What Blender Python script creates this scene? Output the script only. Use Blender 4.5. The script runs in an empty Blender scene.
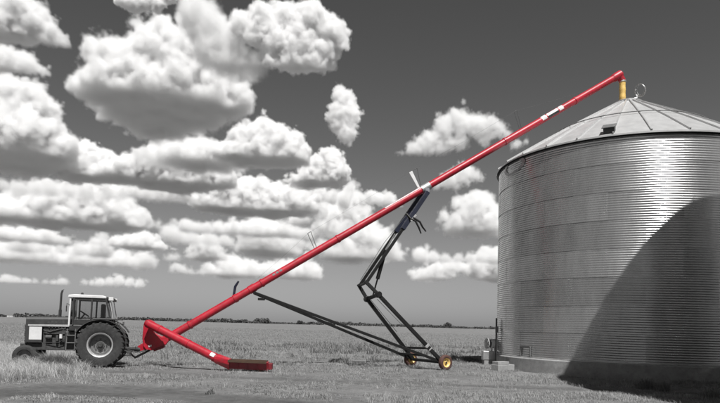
import bpy, bmesh, math, random
import numpy as np
from mathutils import Vector, Matrix, Euler
R_ = math.radians
rng = random.Random(7)

# ------------------------------------------------------------------ camera
sc = bpy.context.scene
EYE, FPX, PITCH, ROLL, CY = 1.85, 600.0, R_(2.5), R_(1.43), 298.8
cam_d = bpy.data.cameras.new('camera')
cam = bpy.data.objects.new('camera', cam_d)
sc.collection.objects.link(cam)
cam_d.sensor_fit = 'HORIZONTAL'
cam_d.sensor_width = 36.0
cam_d.lens = 36.0 * FPX / 720.0
cam_d.shift_y = (CY - 201.5) / 720.0
cam_d.clip_start = 0.1
cam_d.clip_end = 120000.0
CF = Vector((0, math.cos(PITCH), math.sin(PITCH)))
_u0 = Vector((0, -math.sin(PITCH), math.cos(PITCH)))
CR = Vector((1, 0, 0)) * math.cos(ROLL) + _u0 * math.sin(ROLL)
CU = _u0 * math.cos(ROLL) - Vector((1, 0, 0)) * math.sin(ROLL)
EYEP = Vector((0, 0, EYE))
cam.matrix_world = Matrix(((CR.x, CU.x, -CF.x, 0), (CR.y, CU.y, -CF.y, 0), (CR.z, CU.z, -CF.z, EYE), (0, 0, 0, 1)))
sc.camera = cam

def ray(px, py):
    return CF + CR * ((px - 360.0) / FPX) + CU * ((CY - py) / FPX)
def at_depth(px, py, Y):                     # the point on a pixel's ray at world depth Y
    d = ray(px, py)
    return EYEP + d * (Y / d.y)
def on_ground(px, py, z=0.0):
    d = ray(px, py)
    return EYEP + d * ((z - EYE) / d.z)

# ------------------------------------------------------------------ sky, sun, exposure
SUN_AZ, SUN_EL = R_(164.66), R_(58.0)         # azimuth clockwise from +Y (the view direction)
SUN_DIR = Vector((math.sin(SUN_AZ) * math.cos(SUN_EL), math.cos(SUN_AZ) * math.cos(SUN_EL), math.sin(SUN_EL)))
world = bpy.data.worlds.new('World')
sc.world = world
world.use_nodes = True
wn, wl = world.node_tree.nodes, world.node_tree.links
wn.clear()
w_out = wn.new('ShaderNodeOutputWorld')
w_bg = wn.new('ShaderNodeBackground')
w_sky = wn.new('ShaderNodeTexSky')
w_sky.sky_type = 'NISHITA'
w_sky.sun_disc = False
w_sky.sun_elevation = SUN_EL
w_sky.sun_rotation = SUN_AZ
w_sky.altitude = 600
w_sky.air_density = 3.0
w_sky.dust_density = 0.5
w_sky.ozone_density = 1.0
w_mix = wn.new('ShaderNodeSeparateColor')    # the photograph is black and white: take the sky's red channel
w_com = wn.new('ShaderNodeCombineColor')
wl.new(w_sky.outputs[0], w_mix.inputs[0])
for k in range(3):
    wl.new(w_mix.outputs[0], w_com.inputs[k])
w_gam = wn.new('ShaderNodeGamma')             # the tone curve of the photograph's grey sky
w_gam.inputs[1].default_value = 1.35
w_gain = wn.new('ShaderNodeVectorMath')
w_gain.operation = 'SCALE'
w_gain.inputs['Scale'].default_value = 0.129
wl.new(w_com.outputs[0], w_gam.inputs[0])
wl.new(w_gam.outputs[0], w_gain.inputs[0])
wl.new(w_gain.outputs[0], w_bg.inputs[0])
w_bg.inputs[1].default_value = 0.10
wl.new(w_bg.outputs[0], w_out.inputs[0])
sun_d = bpy.data.lights.new('sun', 'SUN')
sun_d.energy = 4.1
sun_d.angle = R_(0.53)
sun_d.color = (1.0, 0.99, 0.975)
sun = bpy.data.objects.new('sun', sun_d)
sc.collection.objects.link(sun)
sun.rotation_euler = (-SUN_DIR).to_track_quat('-Z', 'Y').to_euler()
sun.location = (20, -20, 40)
vs = sc.view_settings
vs.view_transform = 'Standard'
vs.look = 'None'
vs.exposure = 0.55
vs.gamma = 1.0
vs.use_curve_mapping = False
sc.render.engine = 'CYCLES'
cy = sc.cycles
cy.use_denoising = True
cy.use_adaptive_sampling = True
cy.adaptive_threshold = 0.02
cy.max_bounces = 14
cy.volume_bounces = 8
cy.diffuse_bounces = 3
cy.glossy_bounces = 4
cy.transparent_max_bounces = 8
cy.volume_step_rate = 3.0
cy.volume_max_steps = 256
# ------------------------------------------------------------------ helpers
COL = sc.collection
def tag(o, label=None, cat=None, group=None, kind=None):
    if label: o['label'] = label
    if cat: o['category'] = cat
    if group: o['group'] = group
    if kind: o['kind'] = kind
    return o
def empty(name, loc=(0, 0, 0), rz=0.0):
    o = bpy.data.objects.new(name, None)
    o.empty_display_size = 0.3
    COL.objects.link(o)
    o.location = loc
    o.rotation_euler = (0, 0, rz)
    return o

class MB:
    def __init__(s): s.v, s.f = [], []
    def add(s, vs_, fs):
        b = len(s.v)
        s.v += [tuple(v) for v in vs_]
        s.f += [tuple(i + b for i in f) for f in fs]
        return s
    def box(s, lo, hi, rot=None, c=None):
        (x0, y0, z0), (x1, y1, z1) = lo, hi
        vs_ = [Vector(p) for p in ((x0,y0,z0),(x1,y0,z0),(x1,y1,z0),(x0,y1,z0),(x0,y0,z1),(x1,y0,z1),(x1,y1,z1),(x0,y1,z1))]
        if rot is not None:
            c = Vector(c) if c is not None else sum(vs_, Vector()) / 8
            vs_ = [c + rot @ (v - c) for v in vs_]
        return s.add(vs_, [(0,3,2,1),(4,5,6,7),(0,1,5,4),(1,2,6,5),(2,3,7,6),(3,0,4,7)])
    def bar(s, p0, p1, w, h, up=(0, 0, 1)):              # rectangular bar between two points
        p0, p1 = Vector(p0), Vector(p1)
        d = (p1 - p0).normalized()
        a = d.cross(Vector(up))
        if a.length < 1e-4: a = d.cross(Vector((1, 0, 0)))
        a.normalize(); b = a.cross(d)
        q = [p + a * (sx * w / 2) + b * (sy * h / 2) for p in (p0, p1) for sx, sy in ((-1,-1),(1,-1),(1,1),(-1,1))]
        return s.add(q, [(0,1,2,3),(7,6,5,4),(0,4,5,1),(1,5,6,2),(2,6,7,3),(3,7,4,0)])
    def tube(s, p0, p1, r0, r1=None, n=16, cap=True):
        return s.path([p0, p1], [r0, r0 if r1 is None else r1], n, cap)
    def path(s, pts, rad, n=12, cap=True):
        pts = [Vector(p) for p in pts]
        if not isinstance(rad, (list, tuple)): rad = [rad] * len(pts)
        b = len(s.v)
        prev = None
        for i, p in enumerate(pts):
            d = (pts[min(i + 1, len(pts) - 1)] - pts[max(i - 1, 0)]).normalized()
            if prev is None:
                a = d.cross(Vector((0, 0, 1)))
                if a.length < 1e-3: a = d.cross(Vector((1, 0, 0)))
            else:
                a = prev - d * prev.dot(d)
            a.normalize(); prev = a
            c = d.cross(a)
            for k in range(n):
                t = 2 * math.pi * k / n
                s.v.append(tuple(p + (a * math.cos(t) + c * math.sin(t)) * rad[i]))
        for i in range(len(pts) - 1):
            for k in range(n):
                k2 = (k + 1) % n
                s.f.append((b + i*n + k, b + i*n + k2, b + (i+1)*n + k2, b + (i+1)*n + k))
        if cap:
            s.f.append(tuple(b + k for k in range(n))[::-1])
            e = b + (len(pts) - 1) * n
            s.f.append(tuple(e + k for k in range(n)))
        return s
    def lathe(s, prof, o, axis, n=32, closed=False):      # prof: (radius, along the axis)
        o, ax = Vector(o), Vector(axis).normalized()
        a = ax.cross(Vector((0, 0, 1)))
        if a.length < 1e-3: a = ax.cross(Vector((1, 0, 0)))
        a.normalize(); c = ax.cross(a)
        b = len(s.v); m = len(prof)
        for k in range(n):
            t = 2 * math.pi * k / n
            e = a * math.cos(t) + c * math.sin(t)
            for r, h in prof: s.v.append(tuple(o + ax * h + e * r))
        for k in range(n):
            k2 = (k + 1) % n
            for i in range(m if closed else m - 1):
                j = (i + 1) % m
                s.f.append((b + k*m + i, b + k2*m + i, b + k2*m + j, b + k*m + j))
        return s
    def prism(s, pts, vec):                               # a flat outline pushed along vec
        n = len(pts); vec = Vector(vec)
        q = [Vector(p) for p in pts]
        return s.add(q + [p + vec for p in q], [tuple(range(n))[::-1], tuple(range(n, 2*n))] + [(i, (i+1) % n, n + (i+1) % n, n + i) for i in range(n)])
    def build(s, name, mat, parent=None, origin=(0, 0, 0), smooth=None, bevel=0.0):
        o_ = Vector(origin)
        me = bpy.data.meshes.new(name)
        me.from_pydata([tuple(Vector(v) - o_) for v in s.v], [], s.f)
        me.update()
        bm = bmesh.new(); bm.from_mesh(me); bmesh.ops.recalc_face_normals(bm, faces=bm.faces); bm.to_mesh(me); bm.free()
        me.materials.append(mat)
        if smooth is not None:
            me.polygons.foreach_set('use_smooth', [True] * len(me.polygons))
            me.set_sharp_from_angle(angle=R_(smooth))
        ob = bpy.data.objects.new(name, me)
        COL.objects.link(ob)
        if parent is not None: ob.parent = parent
        if bevel:
            b = ob.modifiers.new('bevel', 'BEVEL'); b.width = bevel; b.segments = 2; b.limit_method = 'ANGLE'; b.angle_limit = R_(35)
        return ob

def mat(name, col, rough=0.6, metal=0.0, var=0.15, scale=4.0, bump=0.0, bscale=40.0, dirt=0.0, dirtcol=(0.16, 0.16, 0.16), spec=0.5, rvar=0.1, objvar=0.0):
    m = bpy.data.materials.new(name); m.use_nodes = True
    N, L = m.node_tree.nodes, m.node_tree.links
    b = N['Principled BSDF']
    if isinstance(col, (int, float)): col = (col, col, col)
    b.inputs['Metallic'].default_value = metal
    b.inputs['Specular IOR Level'].default_value = spec
    tc = N.new('ShaderNodeTexCoord')
    nz = N.new('ShaderNodeTexNoise'); nz.inputs['Scale'].default_value = scale; nz.inputs['Detail'].default_value = 6; nz.inputs['Roughness'].default_value = 0.62
    L.new(tc.outputs['Object'], nz.inputs['Vector'])
    mr = N.new('ShaderNodeMapRange'); mr.inputs[1].default_value = 0.3; mr.inputs[2].default_value = 0.7
    mr.inputs[3].default_value = 1 - var; mr.inputs[4].default_value = 1 + var
    L.new(nz.outputs['Fac'], mr.inputs[0])
    fac = mr.outputs[0]
    if objvar:
        oi = N.new('ShaderNodeObjectInfo')
        m2 = N.new('ShaderNodeMapRange'); m2.inputs[3].default_value = 1 - objvar; m2.inputs[4].default_value = 1 + objvar
        L.new(oi.outputs['Random'], m2.inputs[0])
        mu = N.new('ShaderNodeMath'); mu.operation = 'MULTIPLY'
        L.new(fac, mu.inputs[0]); L.new(m2.outputs[0], mu.inputs[1]); fac = mu.outputs[0]
    vm = N.new('ShaderNodeVectorMath'); vm.operation = 'SCALE'; vm.inputs[0].default_value = col
    L.new(fac, vm.inputs['Scale'])
    colout = vm.outputs[0]
    if dirt:
        n2 = N.new('ShaderNodeTexNoise'); n2.inputs['Scale'].default_value = scale * 2.3; n2.inputs['Detail'].default_value = 8; n2.inputs['Roughness'].default_value = 0.7
        L.new(tc.outputs['Object'], n2.inputs['Vector'])
        r2 = N.new('ShaderNodeMapRange'); r2.inputs[1].default_value = 0.48; r2.inputs[2].default_value = 0.72; r2.inputs[3].default_value = 0; r2.inputs[4].default_value = dirt
        L.new(n2.outputs['Fac'], r2.inputs[0])
        mx = N.new('ShaderNodeMix'); mx.data_type = 'RGBA'
        L.new(r2.outputs[0], mx.inputs[0]); L.new(colout, mx.inputs[6]); mx.inputs[7].default_value = (*dirtcol, 1)
        colout = mx.outputs[2]
    L.new(colout, b.inputs['Base Color'])
    mr3 = N.new('ShaderNodeMapRange'); mr3.inputs[3].default_value = max(0.02, rough - rvar); mr3.inputs[4].default_value = min(1, rough + rvar)
    L.new(nz.outputs['Fac'], mr3.inputs[0]); L.new(mr3.outputs[0], b.inputs['Roughness'])
    if bump:
        n3 = N.new('ShaderNodeTexNoise'); n3.inputs['Scale'].default_value = bscale; n3.inputs['Detail'].default_value = 4
        L.new(tc.outputs['Object'], n3.inputs['Vector'])
        bp = N.new('ShaderNodeBump'); bp.inputs['Strength'].default_value = bump; bp.inputs['Distance'].default_value = 0.02
        L.new(n3.outputs['Fac'], bp.inputs['Height']); L.new(bp.outputs[0], b.inputs['Normal'])
    return m

def glass_mat(name, tint, gloss=0.12):
    m = bpy.data.materials.new(name); m.use_nodes = True
    N, L = m.node_tree.nodes, m.node_tree.links
    N.clear()
    o = N.new('ShaderNodeOutputMaterial'); t = N.new('ShaderNodeBsdfTransparent'); g = N.new('ShaderNodeBsdfGlossy')
    t.inputs[0].default_value = (tint, tint, tint, 1); g.inputs['Roughness'].default_value = 0.03
    fr = N.new('ShaderNodeFresnel'); fr.inputs[0].default_value = 1.5
    mx = N.new('ShaderNodeMixShader')
    L.new(fr.outputs[0], mx.inputs[0]); L.new(t.outputs[0], mx.inputs[1]); L.new(g.outputs[0], mx.inputs[2]); L.new(mx.outputs[0], o.inputs[0])
    return m

M = dict(
    red=mat('red_paint', (0.40, 0.012, 0.028), 0.42, var=0.22, scale=3.0, dirt=0.75, dirtcol=(0.22, 0.05, 0.05), bump=0.12, bscale=9),
    dkred=mat('dark_red_paint', (0.17, 0.010, 0.018), 0.5, var=0.25, scale=3, dirt=0.4, dirtcol=(0.10, 0.03, 0.03)),
    black=mat('black_paint', 0.010, 0.45, var=0.25, scale=2, dirt=0.25, dirtcol=(0.035, 0.035, 0.035), spec=0.3),
    navy=mat('dark_blue_paint', (0.012, 0.015, 0.030), 0.4, var=0.2, scale=2, dirt=0.2, dirtcol=(0.06, 0.06, 0.07)),
    rubber=mat('tyre_rubber', 0.030, 0.85, var=0.3, scale=5, dirt=0.45, dirtcol=(0.085, 0.085, 0.085), bump=0.3),
    brownrub=mat('dusty_brown_rubber', (0.075, 0.035, 0.028), 0.85, var=0.25, scale=8, dirt=0.4, dirtcol=(0.14, 0.09, 0.07)),
    yellow=mat('yellow_rim_paint', (0.72, 0.50, 0.17), 0.45, var=0.15, scale=6, dirt=0.35, dirtcol=(0.40, 0.24, 0.12)),
    spout=mat('yellow_spout', (0.70, 0.47, 0.14), 0.6, var=0.2, scale=6),
    brown=mat('brown_rubber_flap', (0.06, 0.035, 0.02), 0.8, var=0.25, scale=6),
    decal=mat('pale_decal', 0.72, 0.4, var=0.3, scale=14, dirt=0.75, dirtcol=(0.22, 0.06, 0.07)),
    white=mat('white_enamel', 0.66, 0.4, var=0.07, scale=3, dirt=0.3, dirtcol=(0.45, 0.45, 0.45)),
    tbody=mat('tractor_dark_enamel', 0.045, 0.55, var=0.25, scale=3, dirt=0.35, dirtcol=(0.10, 0.10, 0.10), spec=0.3),
    engine=mat('oily_cast_iron', 0.045, 0.6, var=0.45, scale=9, dirt=0.5, dirtcol=(0.12, 0.12, 0.12), bump=0.4),
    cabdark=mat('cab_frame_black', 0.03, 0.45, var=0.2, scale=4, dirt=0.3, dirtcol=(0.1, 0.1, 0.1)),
    rim=mat('silver_rim', 0.50, 0.45, metal=0.3, var=0.12, scale=5, dirt=0.5, dirtcol=(0.22, 0.22, 0.22)),
    disc=mat('wheel_disc_grey', 0.14, 0.55, var=0.2, scale=6, dirt=0.4, dirtcol=(0.22, 0.22, 0.22)),
    galv=mat('galvanised_fittings', 0.50, 0.42, metal=0.7, var=0.15, scale=5),
    steel=mat('bright_steel', 0.62, 0.3, metal=0.9, var=0.1, scale=8),
    cable=mat('dark_cable', 0.06, 0.6),
    concrete=mat('weathered_concrete', 0.30, 0.9, var=0.22, scale=2.5, dirt=0.6, dirtcol=(0.16, 0.16, 0.16), bump=0.5, bscale=30),
    glass=glass_mat('cab_glass', 0.90),
    emblem=mat('faded_emblem', 0.36, 0.4, metal=0.7, var=0.3, scale=3),
    seat=mat('seat_vinyl', 0.03, 0.7),
    bark=mat('bark', 0.07, 0.9),
    housewall=mat('far_house_wall', 0.55, 0.8), houseroof=mat('far_house_roof', 0.12, 0.8), winpane=mat('far_window', 0.04, 0.2),
)
# ------------------------------------------------------------------ ground
def vnoise(x, y, s, seed):
    r = np.random.default_rng(seed)
    tab = r.random((256, 256))
    u, v = x / s, y / s
    i, j = np.floor(u).astype(int), np.floor(v).astype(int)
    fu, fv = u - i, v - j
    fu, fv = fu * fu * (3 - 2 * fu), fv * fv * (3 - 2 * fv)
    g = lambda a, b: tab[a % 256, b % 256]
    return (g(i, j) * (1 - fu) + g(i + 1, j) * fu) * (1 - fv) + (g(i, j + 1) * (1 - fu) + g(i + 1, j + 1) * fu) * fv
def fbm(x, y, s, seed, o=4):
    t = 0; a = 1; n = 0
    for k in range(o):
        t = t + a * vnoise(x, y, s / 2**k, seed + k); n += a; a *= 0.5
    return t / n
def seg_dist(x, y, pts):
    d = np.full(x.shape, 1e9)
    for (a, b) in zip(pts[:-1], pts[1:]):
        ax, ay, bx, by = a[0], a[1], b[0], b[1]
        t = np.clip(((x - ax) * (bx - ax) + (y - ay) * (by - ay)) / ((bx - ax)**2 + (by - ay)**2), 0, 1)
        d = np.minimum(d, np.hypot(x - ax - t * (bx - ax), y - ay - t * (by - ay)))
    return d
def gpts(pl): return [on_ground(*p)[:2] for p in pl]
TRACK1 = gpts([(-60, 398), (60, 388), (150, 392), (260, 402), (420, 412)])
TRACK2 = gpts([(-60, 373), (60, 371), (150, 371.5), (250, 378), (400, 382), (560, 388), (760, 397)])
def bare(x, y):
    j = (fbm(x, y, 1.6, 91) - 0.5) * 1.1
    a = np.clip((1.25 - seg_dist(x, y, TRACK1) + j) / 0.5, 0, 1)
    b = np.clip((0.75 - seg_dist(x, y, TRACK2) + j) / 0.5, 0, 1) * 0.75
    return np.maximum(a, b)
def gheight(x, y):
    near = np.exp(-(np.hypot(x, y - 25) / 45)**2)
    return ((fbm(x, y, 2.5, 5) - 0.5) * 0.10 - 0.03 * bare(x, y)) * near - 0.01
def axis_coords(lo, hi, step, far):
    c = list(np.arange(lo, hi + 1e-6, step))
    d, s = c[-1], step
    while d < far: s *= 1.35; d += s; c.append(d)
    d, s, l = c[0], step, []
    while d > -far: s *= 1.35; d -= s; l.append(d)
    return np.array(l[::-1] + c)
gx, gy = axis_coords(-28, 28, 0.22, 60000), axis_coords(7, 46, 0.22, 60000)
X, Y = np.meshgrid(gx, gy)
Z = gheight(X, Y)
nxg, nyg = len(gx), len(gy)
me = bpy.data.meshes.new('ground')
me.vertices.add(nxg * nyg)
me.vertices.foreach_set('co', np.stack([X, Y, Z], -1).astype(np.float32).ravel())
ii, jj = np.meshgrid(np.arange(nxg - 1), np.arange(nyg - 1))
q = (jj * nxg + ii).ravel()
fc = np.stack([q, q + 1, q + nxg + 1, q + nxg], -1).astype(np.int32)
me.loops.add(fc.size); me.loops.foreach_set('vertex_index', fc.ravel())
me.polygons.add(len(fc)); me.polygons.foreach_set('loop_start', np.arange(0, fc.size, 4, dtype=np.int32))
me.polygons.foreach_set('use_smooth', np.ones(len(fc), dtype=bool))
at = me.attributes.new('bare', 'FLOAT', 'POINT'); at.data.foreach_set('value', bare(X, Y).astype(np.float32).ravel())
me.update(calc_edges=True); me.validate()
ground = bpy.data.objects.new('ground', me); COL.objects.link(ground); tag(ground, kind='structure')
gm = bpy.data.materials.new('dry_grass_ground'); gm.use_nodes = True
N, L = gm.node_tree.nodes, gm.node_tree.links
bs = N['Principled BSDF']; bs.inputs['Roughness'].default_value = 0.95; bs.inputs['Specular IOR Level'].default_value = 0.15
tc = N.new('ShaderNodeTexCoord')
def gn(scale, detail, sx=1.0, sy=1.0, rough=0.6):
    mp = N.new('ShaderNodeMapping'); mp.inputs['Scale'].default_value = (sx, sy, 1); L.new(tc.outputs['Object'], mp.inputs[0])
    n = N.new('ShaderNodeTexNoise'); n.inputs['Scale'].default_value = scale; n.inputs['Detail'].default_value = detail; n.inputs['Roughness'].default_value = rough
    L.new(mp.outputs[0], n.inputs['Vector']); return n.outputs['Fac']
def mr(f, a, b, c, d):
    m = N.new('ShaderNodeMapRange'); m.inputs[1].default_value = a; m.inputs[2].default_value = b; m.inputs[3].default_value = c; m.inputs[4].default_value = d
    L.new(f, m.inputs[0]); return m.outputs[0]
def mm(op, a, b):
    m = N.new('ShaderNodeMath'); m.operation = op
    for k, v in enumerate((a, b)):
        if isinstance(v, (int, float)): m.inputs[k].default_value = v
        else: L.new(v, m.inputs[k])
    return m.outputs[0]
fine = mr(gn(7.0, 8, 0.55, 1.0, rough=0.75), 0.3, 0.7, 0.60, 1.32)
mid = mr(gn(0.55, 7, 0.6, 1.0, 0.7), 0.3, 0.7, 0.66, 1.26)
streak = mr(gn(0.06, 6, 0.12, 1.0, 0.65), 0.3, 0.7, 0.90, 1.10)
large = mr(gn(0.004, 4, 0.4, 1.0), 0.3, 0.7, 0.92, 1.10)
v = mm('MULTIPLY', mm('MULTIPLY', fine, mid), mm('MULTIPLY', streak, large))
ba = N.new('ShaderNodeAttribute'); ba.attribute_name = 'bare'
tone = mr(ba.outputs['Fac'], 0, 1, 0.185, 0.115)
v = mm('MULTIPLY', v, tone)
cc = N.new('ShaderNodeCombineColor')
for k in range(3): L.new(v, cc.inputs[k])
L.new(cc.outputs[0], bs.inputs['Base Color'])
bp = N.new('ShaderNodeBump'); bp.inputs['Strength'].default_value = 0.7; bp.inputs['Distance'].default_value = 0.06
L.new(gn(14.0, 7, rough=0.7), bp.inputs['Height']); L.new(bp.outputs[0], bs.inputs['Normal'])
me.materials.append(gm)

# ------------------------------------------------------------------ grass
def blade_material(name, t):
    m = bpy.data.materials.new(name); m.use_nodes = True
    N, L = m.node_tree.nodes, m.node_tree.links
    N.clear()
    o = N.new('ShaderNodeOutputMaterial'); d = N.new('ShaderNodeBsdfDiffuse'); tr_ = N.new('ShaderNodeBsdfTranslucent'); mx = N.new('ShaderNodeMixShader')
    a = N.new('ShaderNodeAttribute'); a.attribute_name = 'tone'
    vm = N.new('ShaderNodeVectorMath'); vm.operation = 'SCALE'; vm.inputs[0].default_value = (t, t, t); L.new(a.outputs['Fac'], vm.inputs['Scale'])
    L.new(vm.outputs[0], d.inputs[0]); L.new(vm.outputs[0], tr_.inputs[0])
    mx.inputs[0].default_value = 0.35
    L.new(d.outputs[0], mx.inputs[1]); L.new(tr_.outputs[0], mx.inputs[2]); L.new(mx.outputs[0], o.inputs[0])
    return m
M['blade'] = blade_material('dry_grass_blade', 0.335)
M['weed'] = blade_material('weed_blade', 0.26)
M['leaf'] = blade_material('far_leaf', 0.09)
nr = np.random.default_rng(3)
def blades(name, bx, by, h, w, lean, tone, m, parent=None, origin=None, z=None):
    n = len(bx)
    az = nr.random(n) * 2 * np.pi
    ca, sa = np.cos(az), np.sin(az)
    ln = lean * (0.4 + nr.random(n)) * h
    wind = 0.15 * h
    z0 = gheight(bx, by) - 0.01 if z is None else z
    wx, wy = -sa * w / 2, ca * w / 2
    mx_, my_ = bx + ca * ln * 0.35 - wind * 0.3, by + sa * ln * 0.35
    tx, ty = bx + ca * ln - wind, by + sa * ln
    V = np.empty((n, 5, 3))
    V[:, 0] = np.stack([bx - wx, by - wy, z0], -1); V[:, 1] = np.stack([bx + wx, by + wy, z0], -1)
    V[:, 2] = np.stack([mx_ + wx * .8, my_ + wy * .8, z0 + h * 0.6], -1); V[:, 3] = np.stack([mx_ - wx * .8, my_ - wy * .8, z0 + h * 0.6], -1)
    V[:, 4] = np.stack([tx, ty, z0 + h * (1 - 0.25 * lean)], -1)
    if origin is not None: V -= np.array(origin)
    me = bpy.data.meshes.new(name)
    me.vertices.add(5 * n); me.vertices.foreach_set('co', V.astype(np.float32).ravel())
    b = np.arange(n)[:, None] * 5
    lp = np.concatenate([b + np.array([[0, 1, 2, 3]]), b + np.array([[3, 2, 4]])], 1).astype(np.int32)
    me.loops.add(7 * n); me.loops.foreach_set('vertex_index', lp.ravel())
    me.polygons.add(2 * n)
    st = np.stack([np.arange(n) * 7, np.arange(n) * 7 + 4], -1).astype(np.int32)
    me.polygons.foreach_set('loop_start', st.ravel())
    at = me.attributes.new('tone', 'FLOAT', 'POINT'); at.data.foreach_set('value', np.repeat(tone, 5).astype(np.float32))
    me.update(calc_edges=True)
    me.materials.append(m)
    o = bpy.data.objects.new(name, me); COL.objects.link(o)
    if parent is not None: o.parent = parent
    return o
def frustum_points(n, y0, y1, pw=1.0):
    y = (y0**2 + (y1**2 - y0**2) * nr.random(n)**pw)**0.5
    x = (nr.random(n) * 2 - 1) * y * 0.68
    return x, y
def px_of(x, y):
    q = np.stack([x, y, np.zeros_like(x) - EYE], -1)
    zc = q @ np.array(CF)
    return 360 + FPX * (q @ np.array(CR)) / zc, CY - FPX * (q @ np.array(CU)) / zc
def off_bins(x, y, m=0.2):
    return (np.hypot(x - BX0, y - BY0) > 6.2 + m) & (np.hypot(x - 16.03, y - 11.38) > 6.2 + m)
BX0, BY0 = 12.81, 28.80
def spread(x, y, k, r):
    x = np.repeat(x, k) + nr.normal(size=len(x) * k) * r; y = np.repeat(y, k) + nr.normal(size=len(y) * k) * r
    return x, y
# short rough grass
x, y = frustum_points(52000, 12.5, 36)
keep = nr.random(len(x)) > bare(x, y) * 0.85 + 0.75 * (fbm(x, y, 2.4, 40) < 0.50)
keep &= off_bins(x, y)
x, y = x[keep], y[keep]
patch = np.repeat(fbm(x, y, 2.2, 41), 7); bt = np.repeat(0.5 + 0.5 * nr.random(len(x)) + 0.8 * (fbm(x, y, 1.1, 43) - 0.3), 7)
x, y = spread(x, y, 7, 0.05)
h = (0.015 + 0.13 * np.clip(patch - 0.38, 0, 1)) * (0.5 + nr.random(len(x))) * (1 - 0.6 * bare(x, y))
tag(blades('grass', x, y, h, 0.011, 0.8, bt * (0.8 + 0.4 * nr.random(len(x))), M['blade']), 'short rough dry grass all over the yard', 'grass', kind='stuff')
# tall pale grass: left front, by the bin, scattered tufts
x, y = frustum_points(60000, 13.0, 36)
px, py = px_of(x, y)
nz = fbm(x, y, 1.3, 50)
dens = np.zeros(len(x))
dens = np.maximum(dens, 1.0 * ((px < 90) & (py > 352) & (py < 384 - 0.14 * px)) * (py < 372.5 + 9 * (px < 55)))
dens = np.maximum(dens, 0.8 * ((px > 470) & (py > 360) & (py < 384)))
dens = np.maximum(dens, 0.55 * ((py > 393) & (px > 270)))
dens = np.maximum(dens, 0.25 * (py < 372))
dens = np.maximum(dens, 0.09)
jit = (fbm(x, y, 1.2, 77) - 0.5) * 60
lush = (px + jit < 80) & (py > 364) & (py < 376 - 0.05 * px)
keep = (nr.random(len(x)) < np.where(lush, 0.95, dens * np.clip((nz - 0.36) * 4, 0, 1))) & off_bins(x, y, 0.05) & ((bare(x, y) < 0.4) | lush)
x, y, px, py = x[keep], y[keep], px[keep], py[keep]
hh = np.where((px < 90) & (py > 340) & (py < 382), np.where(px < 50, 0.47, 0.42), 0.17) * (0.6 + 0.7 * nr.random(len(x)))
hh = np.where(py > 388, hh * 0.75, hh)
k = 18
bt = np.repeat(0.8 + 0.6 * nr.random(len(x)) + 0.35 * (px < 90), k); hh = np.repeat(hh, k)
x, y = spread(x, y, k, 0.07)
tag(blades('tall_grass', x, y, hh * (0.4 + 0.7 * nr.random(len(x))), 0.007, 0.9, bt * (0.8 + 0.4 * nr.random(len(x))), M['blade']), 'taller pale dry grass in front of the tractor and along the bin', 'grass', kind='stuff')
# stubble of the open field
x, y = frustum_points(26000, 34, 170, 1.15)
k = 5
bt = np.repeat(0.8 + 0.35 * nr.random(len(x)), k)
keep = off_bins(x, y); bt = bt[np.repeat(keep, k)]; x, y = x[keep], y[keep]
x, y = spread(x, y, k, 0.10)
tag(blades('field_stubble', x, y, 0.16 * (0.5 + nr.random(len(x))), 0.022, 0.7, bt, M['blade']), 'pale stubble covering the open field behind the auger', 'stubble', kind='stuff')
# darker weeds along the edge of the yard
pl = gpts([(150, 347.5), (240, 348), (330, 349.5), (420, 351), (520, 353)])
t = nr.random(2600)
xs = np.interp(t, np.linspace(0, 1, 5), [p[0] for p in pl]); ys = np.interp(t, np.linspace(0, 1, 5), [p[1] for p in pl]) + nr.normal(size=2600) * 6.0
px, _ = px_of(xs, ys)
keep = (fbm(xs, ys, 4.0, 60) > 0.45) & (nr.random(2600) < np.where(px > 285, 0.9, 0.35)) & off_bins(xs, ys)
xs, ys = xs[keep], ys[keep]
k = 26
hh = np.repeat(0.18 + 0.45 * nr.random(len(xs))**2, k)
x, y = spread(xs, ys, k, 0.16)
tag(blades('weeds', x, y, hh * (0.4 + 0.7 * nr.random(len(x))), 0.024, 0.8, 0.7 + 0.7 * nr.random(len(x)), M['weed']), 'band of darker weeds along the edge of the yard', 'weeds', kind='stuff')
# single weedy bushes and the pale clumps under the tractor
def clump(px, py, h, r, n, m, name, label, cat, group=None, lean=0.8, w=0.02, Y=None):
    g = on_ground(px, py) if Y is None else at_depth(px, py, Y)
    root = empty(name, (g.x, g.y, 0)); tag(root, label, cat, group)
    a = nr.random(n) * 2 * np.pi; rr = r * nr.random(n)**0.6
    bx, by = g.x + np.cos(a) * rr, g.y + np.sin(a) * rr
    hh = h * (1 - 0.5 * (rr / r)**2) * (0.55 + 0.5 * nr.random(n))
    blades('foliage', bx, by, hh, w, lean, 0.75 + 0.5 * nr.random(n), m, root, (g.x, g.y, 0))
    MB().path([(0, 0, -0.05), (0.02, 0.01, h * 0.3), (0.05, 0.02, h * 0.55)], [0.02, 0.015, 0.006], 6).build('stem', M['bark'], root)
clump(546, 369, 0.62, 0.42, 700, M['weed'], 'weed_bush', 'dark weed bush against the bin foundation, sunlit part', 'bush')
clump(646, 388, 0.60, 0.30, 420, M['blade'], 'grass_tuft', 'pale grass tuft rising in front of the shaded bin wall, left one', 'grass tuft', w=0.014)
clump(663, 390, 0.55, 0.24, 360, M['blade'], 'grass_tuft', 'pale grass tuft rising in front of the shaded bin wall, right one', 'grass tuft', w=0.014)
clump(712, 398, 0.50, 0.30, 360, M['blade'], 'grass_tuft', 'pale grass tuft at the far right edge below the bin', 'grass tuft', w=0.014)
clump(211, 393, 0.24, 0.13, 80, M['weed'], 'weed_plant', 'small dark weed in the foreground below the hopper', 'weed', w=0.014)
clump(340, 362, 0.34, 0.6, 420, M['weed'], 'weed_plant', 'low dark weed patch between hopper and auger wheels', 'weed', w=0.018)
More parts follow.
